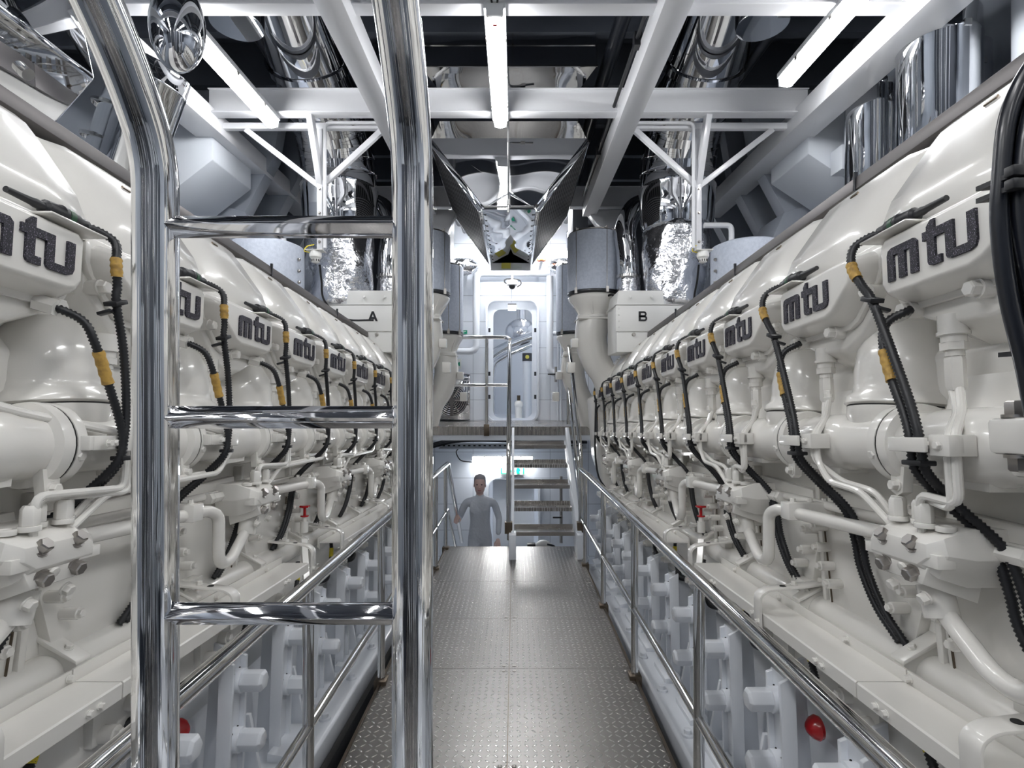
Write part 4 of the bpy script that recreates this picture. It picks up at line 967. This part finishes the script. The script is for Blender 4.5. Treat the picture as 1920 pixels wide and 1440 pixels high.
for s, ch in ((-1, 'A'), (1, 'B')):
    sd = 'left' if s < 0 else 'right'; x0 = XM+s*1.05; x1 = XM+s*1.72; a, b = min(x0, x1), max(x0, x1); xc = (a+b)/2; y = 5.15
    t = empty('control_box', P3(xc, y, .40), 'white sheet metal box marked with a black letter %s, above the %s engine' % (ch, sd), 'metal box', 'lettered white boxes')
    hx = (b-a)/2
    MB().box(-hx, hx, 0, .5, 0, .46).build('box_body', 'white_plastic', t, bevel=.01)
    MB().prism([(-hx, .46), (hx, .46), (hx*.93, .60), (-hx*.93, .60)], lambda p, q, d: (p, d, q), .02, .5).build('box_lid', 'white_plastic', t, bevel=.006)
    m = MB(); m.box(-hx-.01, hx+.01, -.012, 0, .20, .45); m.box(-hx-.015, hx+.015, -.015, .5, .455, .465); m.build('front_cover', 'white_plastic', t, bevel=.004)
    m = MB(); letter(m, ch, XM+s*1.3-xc, .345, .095, -.013); m.build('letter', 'black_plastic', t)
    for zz in (.24, .30, .36, .42):
        MB().hexb((-s*(hx-.02), -.012, zz), (0, -1, 0), .008, .006).build('bolt', 'white_plastic', t)
    for xx in (-.2, 0, .2): MB().hexb((xx, .0, .53), (0, -1, .3), .013, .012).build('bolt', 'white_plastic', t)
    for xx in (-.17, .12): MB().hexb((xx, -.0, .17), (0, -1, 0), .016, .012).build('latch', 'satin_steel', t)

# ---------------------------------------------------------------- platform, stairs and their railings
pl = empty('platform', P3(-.05, 7.8, -.43), 'raised tread-plate landing in front of the upper doorway', 'platform')
def L(x, y, z): return (x+.05, y-7.8, z+.43)
MB().box(-1.2, 1.2, -.85, .79, -.006, 0).build('deck_plate', 'tread_small', pl)
m = MB(); m.prism([(-1.2, 0), (1.2, 0), (1.2, -.11), (-1.2, -.11)], lambda a, b, d: (a, d, b), -.862, -.85); m.build('front_edge', 'tread_small', pl)
MB().box(-1.2, 1.2, -.85, .79, -.18, -.09).build('support_beam', 'wall_paint', pl)
pr = empty('platform_railing', P3(-.6, 6.97, -.43), 'polished railing along the front of the platform, left of the stairs', 'railing')
def L(x, y, z): return (x+.6, y-6.97, z+.43)
MB().tube(fillet([L(-.82, 6.97, .735), L(-.10, 6.97, .735), L(-.06, 6.90, .70)], .05), .024, 16).build('top_rail', 'tube_steel', pr)
MB().tube([L(-.86, 6.97, .11), L(-.08, 6.97, .11)], .021, 16).build('middle_rail', 'tube_steel', pr)
p = MB().cyl(L(-.365, 6.97, -.40), L(-.365, 6.97, .73), .021, 16).build('post', 'tube_steel', pr)
MB().box(.6-.365-.035, .6-.365+.035, -.06, 0, -.12, .03).build('post_bracket', 'brown_metal', p, bevel=.003)
st = empty('stairs', P3(.32, 5.65, -1.725), 'steep steel stairs with tread-plate steps climbing to the platform', 'stairs')
def L(x, y, z): return (x-.32, y-5.65, z+1.725)
for i in range(5):
    y = 5.72+.255*i; z = -1.485+.208*i
    m = MB(); m.box(-.325, .325, y-5.65, y-5.65+.21, z+1.725-.006, z+1.725); m.box(-.325, .325, y-5.65-.006, y-5.65, z+1.725-.04, z+1.725)
    m.box(-.325, .325, y-5.65+.204, y-5.65+.21, z+1.725, z+1.725+.035)
    m.build('step', 'tread_small', st)
m = MB().box(-.325, .325, 7.0-5.65, 7.01-5.65, 1.725-.56, 1.725-.45); m.build('top_riser', 'satin_steel', st)
for k in (-.2, 0, .2): MB().hexb((k, 1.345, 1.21), (0, -1, 0), .010, .008).build('bolt', 'bolt_steel', st)
for sx in (-.335, .375):
    m = MB(); fn = lambda a, b, d: (d, a-5.65, b+1.725)
    w_ = .012 if sx < 0 else .03
    m.prism([(5.52, -1.72), (5.80, -1.725), (7.12, -.62), (7.12, -.44), (6.92, -.44), (5.55, -1.50)], fn, sx-w_-.01, sx+.01)
    m.build('side_stringer', 'wall_paint', st, bevel=.004)
    f = MB().box(sx-.045, sx+.03, -.13, .06, 0, .26); f.build('stringer_foot', 'wall_paint', st, bevel=.006)
for x, nm in ((-.065, 'left'), (.70, 'right')):
    t = empty('stair_handrail', P3(x, 5.7, -1.6), 'polished stair handrail on the %s side of the steep stairs' % nm, 'handrail', 'handrails of the upper stairs')
    def L(yy, zz): return (0, yy-5.7, zz+1.6)
    dx = 0
    MB().tube(fillet([L(7.6, .70), L(6.95, .70), L(5.66, -.60), L(5.66, -1.45)], .16, 8), .024, 18).build('top_rail', 'tube_steel', t)
    MB().tube(fillet([L(6.95, .10), L(5.70, -1.08)], .1), .019, 14).build('middle_rail', 'tube_steel', t)
    MB().cyl(L(6.98, -.40), L(6.98, .64), .021, 16).build('post', 'tube_steel', t)
    MB().box(-.04, .04, -.08, .0, .12, .24).build('post_bracket', 'brown_metal', t, bevel=.003)
ls = empty('lower_stairs', P3(-.42, 6.08, -1.75), 'stairs dropping from the walkway end to the lower deck', 'stairs')
for i in range(6):
    y = .05+.26*i; z = -.22*(i+1)
    MB().box(-.33, .33, y, y+.22, z-.02, z).build('step', 'tread_small', ls)
for x in (-.345, .345): MB().prism([(0, -.02), (0, -.25), (1.7, -1.5), (1.85, -1.5), (1.7, -1.25)], lambda a, b, d: (d, a, b), x-.008, x+.008).build('side_stringer', 'wall_paint', ls)
t = empty('lower_handrail', P3(-.07, 6.2, -1.7), 'polished handrail on the right of the stairs down to the lower deck', 'handrail')
MB().tube(fillet([(0, 0, 0), (0, 0, .85), (0, 1.6, -.5), (0, 1.6, -1.4)], .1), .021, 14).build('top_rail', 'tube_steel', t)

# ---------------------------------------------------------------- fittings on the far bulkhead
def onwall(px, py, y=8.6): return ((px-965)*y/1000, Z(-(py-738)*y/1000))
def wpipe(pts, r, label, y=8.45, m='wall_paint', name='bulkhead_pipe', grp='white pipes on the far bulkhead', fil=.12):
    o = MB().tube(fillet([(onwall(a, b, y)[0], y, onwall(a, b, y)[1]) for a, b in pts], fil), r, 18).build(name, m); return tag(o, label, 'pipe', grp)
wpipe([(838, 659), (893, 659), (893, 512), (1030, 512)], .055, 'thick white pipe framing the left and top of the upper doorway')
wpipe([(1031, 518), (1031, 700), (1080, 703)], .055, 'thick white pipe running down right of the upper doorway')
wpipe([(1035, 625), (1075, 625)], .035, 'short flanged white pipe right of the upper doorway')
wpipe([(885, 505), (1030, 505)], .03, 'thin white pipe crossing above the doorway')
for x, nm in ((1046, 'left'), (1052, 'right')):
    wpipe([(x, 520), (x, 790)], .015, 'thin upright white pipe right of the upper doorway, the %s one of a pair' % nm, y=8.5)
px_, pz_ = onwall(1040, 705, 8.4)
t = empty('shutoff_valve', (onwall(1042, 702, 8.4)[0], 8.4, onwall(1042, 702, 8.4)[1]), 'small black-handled valve right of the upper doorway', 'valve')
m = MB(); m.cyl((0, 0, .12), (0, 0, -.12), .02, 12); m.cyl((0, 0, 0), (0, -.08, 0), .015, 10); m.build('valve_body', 'bolt_steel', t)
MB().bar((0, -.08, 0), (-.13, -.08, 0), .03, .02).build('lever', 'black_plastic', t, bevel=.005)
t = empty('shutoff_valve', (onwall(1052, 968, 8.0)[0], 8.0, onwall(1052, 968, 8.0)[1]), 'small black-handled valve low down, seen under the stairs', 'valve')
m = MB(); m.cyl((0, 0, .6), (0, 0, -.4), .022, 12); m.cyl((0, 0, 0), (0, -.08, 0), .02, 10); m.build('valve_body', 'bolt_steel', t)
MB().bar((0, -.08, 0), (-.13, -.08, 0), .03, .02).build('lever', 'black_plastic', t, bevel=.005)
# camera dome
t = empty('security_camera', (-.04, 8.35, Z(1.70)), 'small white dome camera above the upper doorway', 'camera')
MB().lathe([(.085, .07), (.09, .05), (.085, .0), (.06, -.01)], (0, 0, 0), seg=28).build('camera_housing', 'white_plastic', t)
MB().sph((0, 0, -.015), .052, 20, 12).build('lens_dome', 'black_plastic', t)
MB().tube(smooth([(-.08, 0, .02), (-.12, 0, .05), (-.09, .03, .10), (.1, .03, .09), (.14, 0, .02), (.08, 0, -.03)]), .009, 8).build('camera_lead', 'black_plastic', t)
MB().bar((0, .0, .07), (0, .0, .26), .05, .03).build('camera_arm', 'white_plastic', t)
o = box3('door_light', -.10, .02, 8.30, 8.36, 1.30, 1.38, 'tube_light', 'small square lamp glowing at the top of the upper doorway', 'light')
MB().box(-.065, .065, -.03, .04, .08, .10).build('lamp_hood', 'black_plastic', o)
t = empty('alarm_beacon', P3(.40, 8.0, 2.02), 'orange warning beacon beside the lower end of the duct', 'beacon')
MB().lathe([(.06, 0), (.06, .09), (.05, .115), (.02, .12)], (0, 0, 0), seg=24).build('lens', 'orange', t); MB().lathe([(.065, -.03), (.065, 0)], (0, 0, 0), seg=24).build('beacon_base', 'orange', t)
MB().box(-.02, .02, 0, .6, -.05, -.02).build('bracket_arm', 'wall_paint', t)
# foil bundles on the wall top
for k, (px, py, r) in enumerate(((868, 500, .16), (1058, 500, .16))):
    x, z = onwall(px, py, 8.2)
    m = MB().sph((0, 0, 0), 1, 28, 18, (r*1.5, r, r*.8)); m.v = [(a*(1+rnd.uniform(-.06, .06)), b, c*(1+rnd.uniform(-.08, .08))) for a, b, c in m.v]
    o = m.build('foil_lagging', 'foil', None, loc=(x, 8.2, z), ang=180); tag(o, 'crumpled foil lagging high on the bulkhead, %s of the duct tip' % ('left', 'right')[k], 'lagging', 'foil lagging lumps')
    MB().tube([(0, .0, 0), (0, .38, 0)], .05, 12).build('stub_pipe', 'rail_steel', o)
for k, s in enumerate((-1, 1)):
    o = MB().lathe([(.13, 0), (.14, .02), (.14, .9), (.13, .92)], (0, 0, 0), seg=32).build('vertical_duct', 'mirror_sheet', None, loc=P3(XM+s*.99, 8.1, 1.55)); tag(o, 'slim polished upright duct by the bulkhead, %s of the V duct' % ('left', 'right')[k], 'duct', 'slim polished ducts')
    MB().lathe([(.142, .3), (.148, .31), (.148, .34), (.142, .35)], (0, 0, 0), seg=32).build('clamp_ring', 'rail_steel', o)
    MB().box(-.02, .02, -.145, -.14, .30, .62).build('red_stripe', 'red_paint', o)
# signs
def sign(px0, px1, py0, py1, m, label, y=8.58):
    x0, z1 = onwall(px0, py0, y); x1, z0 = onwall(px1, py1, y)
    t = empty('safety_sign', ((x0+x1)/2, y, (z0+z1)/2), label, 'sign', 'small signs on the far bulkhead')
    hx, hz = (x1-x0)/2, (z1-z0)/2
    MB().box(-hx, hx, -.004, .004, -hz, hz).build('sign_board', m, t); return t, hx, hz
t, hx, hz = sign(861, 876, 619, 626, 'green_sign', 'small green sign with white lettering left of the upper doorway')
q = MB(); q.box(-hx*.7, hx*.7, -.006, -.004, hz*.2, hz*.45); q.box(-hx*.3, hx*.3, -.006, -.004, -hz*.5, -hz*.25); q.build('lettering', 'sign_white', t)
t, hx, hz = sign(824, 838, 675, 692, 'sign_white', 'white sign with red and green stair symbol, left of the valve sign')
q = MB().prism([(-.9, -.7), (.9, -.7), (.9, .9), (.45, .9), (.45, .4), (.1, .4), (.1, 0), (-.35, 0), (-.35, -.35), (-.9, -.35)], lambda a, b, d: (a*hx, d, b*hz), -.007, -.005); q.build('red_symbol', 'red_sign', t)
MB().box(-hx*.9, hx*.9, -.008, -.007, -hz*.95, -hz*.6).build('green_symbol', 'green_sign', t)
t, hx, hz = sign(844, 865, 673, 692, 'sign_white', 'white sign with a red and green valve symbol')
MB().prism([(-.7, .45), (-.7, -.45), (0, 0)], lambda a, b, d: (a*hx, d, b*hz), -.007, -.005).build('red_symbol', 'red_sign', t)
q = MB(); q.prism([(.75, .45), (.75, -.45), (0, 0)], lambda a, b, d: (a*hx, d, b*hz), -.007, -.005); q.box(-.005, .005, -.007, -.005, 0, hz*.75); q.box(-.03, .03, -.007, -.005, hz*.7, hz*.85); q.box(-hx*.9, -hx*.85, -.007, -.005, -hz*.6, hz*.6); q.build('green_symbol', 'green_sign', t)
x0, z1 = onwall(938, 876, 8.5); x1, z0 = onwall(984, 890, 8.5)
t = empty('exit_sign', ((x0+x1)/2, 8.5, (z0+z1)/2), 'green and white escape sign above the lower doorway', 'sign')
hx, hz = (x1-x0)/2, (z1-z0)/2
MB().box(-hx, hx, -.005, .08, -hz, hz).build('sign_board', 'sign_white', t)
q = MB(); fn = lambda a, b, d: (a*hx, d, b*hz)
q.prism([(-.95, -.8), (-.85, -.8), (-.85, .8), (-.95, .8)], fn, -.008, -.006); q.prism([(-.85, -.8), (-.45, -.8), (-.45, -.6), (-.85, -.6)], fn, -.008, -.006)
q.prism([(-.25, -.15), (.05, -.15), (.05, -.45), (.22, 0), (.05, .45), (.05, .15), (-.25, .15)], fn, -.008, -.006)
q.prism([(.35, -.8), (.6, -.8), (.55, -.2), (.65, .2), (.55, .8), (.35, .8), (.3, .1)], fn, -.008, -.006); q.prism([(.85, -.8), (.95, -.8), (.95, .8), (.85, .8)], fn, -.008, -.006)
q.build('escape_symbol', 'green_lit', t)
# lower light tube (across)
t = lamp_fixture('fluorescent_light', 0, -.48, .48, 0, 'fluorescent light mounted crosswise above the lower doorway', 'fluorescent tubes by the lower doorway')
t.location = (-.19, 8.42, Z(-1.06)); t.rotation_euler = (0, math.radians(50), PI/2)
o = MB().tube(smooth([P3(-.68, 8.4, -1.08), P3(-.85, 8.4, -1.05), P3(-.92, 8.4, -.92), P3(-.86, 8.4, -.85)]), .009, 8).build('lamp_lead', 'black_plastic'); tag(o, 'black lead curling from the lower light fixture', 'cable')
# perforated cable ladder under the platform
m = MB(); m.box(-1.15, 1.1, 8.15, 8.19, Z(-.83), Z(-.76)); m.box(-1.15, 1.1, 8.0, 8.19, Z(-.835), Z(-.828))
o = m.build('cable_rack', 'wall_paint'); tag(o, 'white perforated cable rack below the platform', 'cable rack')
q = MB()
for k in range(28): q.box(-1.1+.078*k, -1.1+.078*k+.035, 8.148, 8.15, Z(-.805), Z(-.785))
q.build('slots', 'gap', o)
for k in range(3):
    c_ = MB().tube(smooth([P3(-1.4, 8.05+.04*k, -.85+.02*k), P3(-.8, 8.08+.03*k, -.72+.02*k), P3(.2, 8.1+.03*k, -.73+.015*k), P3(1.1, 8.1+.03*k, -.74)]), .02, 8).build('rack_cable', 'black_rubber')
    tag(c_, 'black cable lying on the white cable rack under the platform', 'cable', 'cables on the rack')
# fan unit left of the platform
t = empty('cooling_fan', P3(-.98, 8.35, -.43), 'square polished fan unit with ring guard, left behind the platform railing', 'fan')
MB().box(-.28, .28, 0, .2, 0.02, .74).build('fan_housing', 'mirror_sheet', t, bevel=.01)
MB().lathe([(.245, 0), (.245, .03), (.235, .035)], (0, .01, .33), (0, -1, 0), 40).build('fan_throat', 'ceiling_dark', t)
q = MB()
for r in (.05, .08, .11, .14, .17, .20, .23): q.tube([(r*math.cos(2*PI*k/36), -.045, .33+r*math.sin(2*PI*k/36)) for k in range(37)], .0065, 6, False)
q.build('ring_guard', 'rail_steel', t)
q = MB(); q.box(-.024, .024, -.06, -.05, .08, .58); q.box(-.25, .25, -.062, -.052, .305, .355); q.build('cross_guard', 'strip_metal', t)
for k in range(6):
    a = 2*PI*k/6; MB().bar((.05*math.cos(a), -.035, .33+.05*math.sin(a)), (.21*math.cos(a), -.03, .33+.21*math.sin(a)), .01, .07, up=(.3*math.cos(a+1.5), 1, .3*math.sin(a+1.5))).build('fan_blade', 'satin_steel', t)
# things in the next room: polished pipes, a white pump pipe
o = MB().tube(smooth([P3(-.55, 9.6, -.4), P3(-.52, 9.6, .45), P3(-.3, 9.6, .75), P3(.3, 9.5, 1.0), P3(.6, 9.4, 1.05)]), .10, 24).build('polished_pipe', 'mirror_sheet'); tag(o, 'polished curved pipe seen through the upper doorway', 'pipe')
o = MB().tube(smooth([P3(-.38, 9.3, -.4), P3(-.37, 9.3, .4), P3(-.2, 9.3, .62), P3(.3, 9.3, .85)]), .04, 16).build('polished_pipe', 'mirror_sheet'); tag(o, 'thin polished pipe beside the curved one, seen through the upper doorway', 'pipe')
o = MB().sph((0, 0, 0), 1, 28, 18, (.30, .3, .25)).build('polished_vessel', 'foil', None, loc=P3(.12, 10, 1.15)); tag(o, 'polished rounded vessel high in the next room', 'vessel'); MB().cyl((0, 0, .2), (0, 0, 1.2), .08, 16).build('hanger_pipe', 'mirror_sheet', o)
t = empty('standing_pipe', P3(.22, 9.4, -.45), 'white upright pipe with dark cap in the next room', 'pipe')
MB().cyl((0, 0, 0), (0, 0, 1.02), .075, 20).build('pipe_body', 'wall_paint', t); MB().cyl((0, 0, 1.02), (0, 0, 1.16), .085, 20).build('dark_cap', 'ceiling_dark', t); MB().lathe([(.035, 0), (.03, .01)], (0, -.086, 1.09), (0, -1, 0), 16).build('yellow_plug', 'sign_yellow', t)
t = empty('white_pump', P3(.07, 9.3, -.45), 'small white pump near the sill of the upper doorway', 'pump')
MB().cyl((0, 0, 0), (0, 0, .22), .06, 16).build('pump_base', 'white_plastic', t); MB().sph((0, 0, .26), .075, 16, 10).build('pump_body', 'white_plastic', t); MB().cyl((0, 0, .3), (0, 0, .42), .03, 12).build('pump_neck', 'brown_metal', t)

# ---------------------------------------------------------------- lower deck bits under the stairs
t = empty('pump_motor', P3(.42, 7.3, -2.2), 'white pump motor with a curved hose low down beneath the stairs', 'pump')
MB().tube(smooth([(-.12, 0, .05), (-.05, 0, .13), (.03, 0, .10), (.09, 0, -.05), (.12, 0, -1.0)]), .065, 20).build('motor_body', 'white_plastic', t)
MB().tube(smooth([(.02, -.05, .15), (.12, -.05, .12), (.14, -.05, .02), (.22, -.05, -.08)]), .014, 8).build('hose', 'black_rubber', t)
MB().box(.0, .25, .05, .3, -1.05, -.95).build('motor_foot', 'white_plastic', t)
t = empty('valve_actuator', P3(.23, 7.2, -2.1), 'black valve actuator standing beneath the stairs', 'valve')
MB().box(-.06, .05, -.05, .05, -.12, .08).build('actuator_body', 'black_plastic', t, bevel=.01); MB().cyl((0, 0, -1.1), (0, 0, -.12), .03, 12).build('stand', 'black_plastic', t); MB().tube(fillet([(-.09, 0, .02), (-.09, 0, -.1), (-.06, 0, -.1)], .02), .01, 8).build('side_lever', 'black_plastic', t)

# ---------------------------------------------------------------- black cable bundle at the right edge
cb = empty('cable_bundle', P3(.80, .85, .2), 'thick bundle of black cables with ties, close at the right edge', 'cable bundle')
def L(x, y, z): return (x-.80, y-.85, z-.2)
for k, (dx, dy) in enumerate(((-.012, 0), (.015, -.012), (.044, -.006), (.012, .02), (.036, .022), (.06, .012), (.075, -.01))):
    pts = [(.98, .86, .62), (.87, .85, .56), (.805, .85, .46), (.785, .85, .34), (.783, .85, .26), (.80, .85, .15), (.83, .85, .03), (.87, .86, -.15)]
    MB().tube(smooth([L(x+dx*(1+.2*math.sin(i*1.3+k)), y+dy, z) for i, (x, y, z) in enumerate(pts)], 6), .0125, 12).build('cable', 'black_rubber', cb)
for z, x in ((.335, .785), (.315, .785), (.06, .822)):
    q = MB(); q.loft([[L(x-.018, .815, z), L(x+.095, .80, z+.012), L(x+.095, .80, z+.020), L(x-.018, .815, z+.008)], [L(x-.020, .885, z), L(x+.095, .885, z+.012), L(x+.095, .885, z+.020), L(x-.020, .885, z+.008)]])
    q.build('cable_tie', 'black_plastic', cb); MB().box(x-.80-.032, x-.80-.014, -.045, -.028, z-.2-.004, z-.2+.012).build('tie_head', 'black_plastic', cb, bevel=.002)

# ---------------------------------------------------------------- person on the lower stairs
def skin_mesh(name, nodes, edges, m, parent, root=0, sub=2):
    me = bpy.data.meshes.new(name); me.from_pydata([n[0] for n in nodes], edges, []); me.materials.append(MATS[m])
    o = bpy.data.objects.new(name, me); COL.objects.link(o)
    if parent: o.parent = parent
    mo = o.modifiers.new('Skin', 'SKIN'); mo.use_smooth_shade = True
    sv = me.skin_vertices[0].data if me.skin_vertices else None
    if sv is None:
        return o
    for i, n in enumerate(nodes):
        r = n[1]; sv[i].radius = r if isinstance(r, tuple) else (r, r)
        sv[i].use_root = (i == root)
    s = o.modifiers.new('Subdivision', 'SUBSURF'); s.levels = sub; s.render_levels = sub
    return o
pe = empty('person', P3(-.47, 7.27, -2.85), 'person in pale coveralls on the lower stairs, one hand on the left handrail', 'person')
N = [((0, 0, .92), (.135, .10)), ((0, -.01, 1.08), (.14, .105)), ((0, -.03, 1.25), (.165, .115)), ((0, -.05, 1.38), (.15, .10)), ((0, -.06, 1.46), (.06, .06)), ((0, -.07, 1.54), (.052, .055)),
     ((.19, -.05, 1.38), .06), ((.26, .0, 1.15), .047), ((.25, -.12, .95), .036),
     ((-.19, -.05, 1.38), .06), ((-.29, .0, 1.15), .047), ((-.29, -.14, 1.19), .036),
     ((.09, 0, .85), .095), ((.10, -.06, .47), .062), ((.10, .0, .10), .045), ((.10, -.12, .04), .04),
     ((-.09, 0, .85), .095), ((-.10, -.14, .55), .062), ((-.10, -.08, .26), .045), ((-.10, -.2, .22), .04)]
E = [(0, 1), (1, 2), (2, 3), (3, 4), (4, 5), (3, 6), (6, 7), (7, 8), (3, 9), (9, 10), (10, 11), (0, 12), (12, 13), (13, 14), (14, 15), (0, 16), (16, 17), (17, 18), (18, 19)]
body = skin_mesh('body', N, E, 'coverall', pe)
hd = MB(); R = []
for z, rx, ry, dy in ((1.50, .030, .03, -.09), (1.515, .048, .055, -.09), (1.545, .062, .078, -.085), (1.58, .070, .090, -.082), (1.62, .075, .096, -.078), (1.66, .077, .098, -.075), (1.70, .072, .092, -.072), (1.73, .055, .072, -.07), (1.745, .02, .03, -.07)):
    R.append([(rx*math.cos(a), dy+ry*math.sin(a)-(.010 if (abs(a-1.5*PI) < .25 and 1.57 < z < 1.63) else 0), z) for a in [2*PI*k/24 for k in range(24)]])
hd.loft(R); hd.tube([(0, -.06, 1.44), (0, -.075, 1.53)], .05, 16); head_o = hd.build('head', 'skin', pe, ang=180)
MB().loft([[(-.008, -.165, 1.635), (.008, -.165, 1.635), (.006, -.168, 1.64)], [(-.017, -.172, 1.592), (.017, -.172, 1.592), (.0, -.195, 1.597)], [(-.012, -.168, 1.583), (.012, -.168, 1.583), (0, -.172, 1.582)]]).build('nose', 'skin', head_o)
for s in (-1, 1):
    MB().sph((s*.030, -.166, 1.635), .010, 10, 8, (1.3, .6, .8)).build('eye', 'black_plastic', head_o)
    MB().sph((s*.078, -.075, 1.61), .022, 10, 8, (.35, .7, 1.2)).build('ear', 'skin', head_o)
MB().box(-.022, .022, -.172, -.165, 1.556, 1.562).build('mouth', 'red_sign', head_o)
hr = MB(); hr.loft([[((.080 if z < 1.72 else k_)*math.cos(a), -.066+(ry+.006)*math.sin(a)*(1 if math.sin(a) > -.6 or z > 1.68 else .8), z) for a in [2*PI*k/24 for k in range(24)]] for z, k_, ry in ((1.60, .08, .085), (1.64, .08, .09), (1.68, .08, .098), (1.72, .076, .092), (1.745, .058, .075), (1.76, .02, .03))]); hr.build('hair', 'hair', head_o, ang=180)
# hands: palm and five fingers each
for s, w_ in ((-1, Vector((-.295, -.18, 1.215))), (1, Vector((.25, -.16, .89)))):
    nd = [(w_+Vector((0, .03, .02)), .024), (w_+Vector((0, -.01, 0)), (.030, .020)), (w_+Vector((0, -.05, -.02)), (.036, .018))]; ed = [(0, 1), (1, 2)]
    for f in range(4):
        i = len(nd); bx_ = -.027+.018*f; l = (.8, 1, .97, .85)[f] if s > 0 else (.85, .97, 1, .8)[f]
        nd += [(w_+Vector((bx_, -.065, -.025)), .0095), (w_+Vector((bx_, -.065-.03*l, -.045)), .0088), (w_+Vector((bx_, -.075-.02*l, -.075*l)), .008)]
        ed += [(2, i), (i, i+1), (i+1, i+2)]
    i = len(nd); nd += [(w_+Vector((-s*.035, -.02, -.012)), .011), (w_+Vector((-s*.05, -.05, -.03)), .0095), (w_+Vector((-s*.045, -.075, -.05)), .0085)]; ed += [(1, i), (i, i+1), (i+1, i+2)]
    skin_mesh('hand', nd, ed, 'skin', pe, sub=1)

# ---------------------------------------------------------------- near end of the room (behind the viewer)
for k, (x, wd, m_) in enumerate(((-2.9, .5, 'hull_paint'), (-2.2, .6, 'wall_paint'), (-1.45, .55, 'ceiling_dark'), (1.25, .5, 'hull_paint'), (1.95, .6, 'ceiling_dark'), (2.75, .6, 'wall_paint'))):  # unseen cabinets added so the ladder chrome mirrors dark and pale streaks
    t = box3('reflection_cabinet', x-wd/2, x+wd/2, -2.58, -2.2, -1.6, .6, m_, 'tall cabinet added unseen behind the viewer for streaks in the ladder reflections', 'cabinet', 'cabinets added for ladder reflections')
for k, (x, r_) in enumerate(((-1.0, .06), (-.8, .03), (-.35, .05), (.5, .07), (.75, .035), (.9, .05), (-1.9, .08), (1.6, .06))):  # unseen pipes added to put upright streaks in the ladder reflections
    o = MB().cyl(P3(x, -2.1, ZF), P3(x, -2.1, ZC), r_, 16).build('reflection_pipe', 'wall_paint' if k % 3 else 'rail_steel'); tag(o, 'upright pipe added unseen behind the viewer for streaks in the ladder reflections', 'pipe', 'pipes added for ladder reflections')
box3('near_landing', -1.2, 1.2, -2.58, -.62, -1.66, -1.6, 'tread_small', 'tread-plate landing behind the viewer', 'platform')
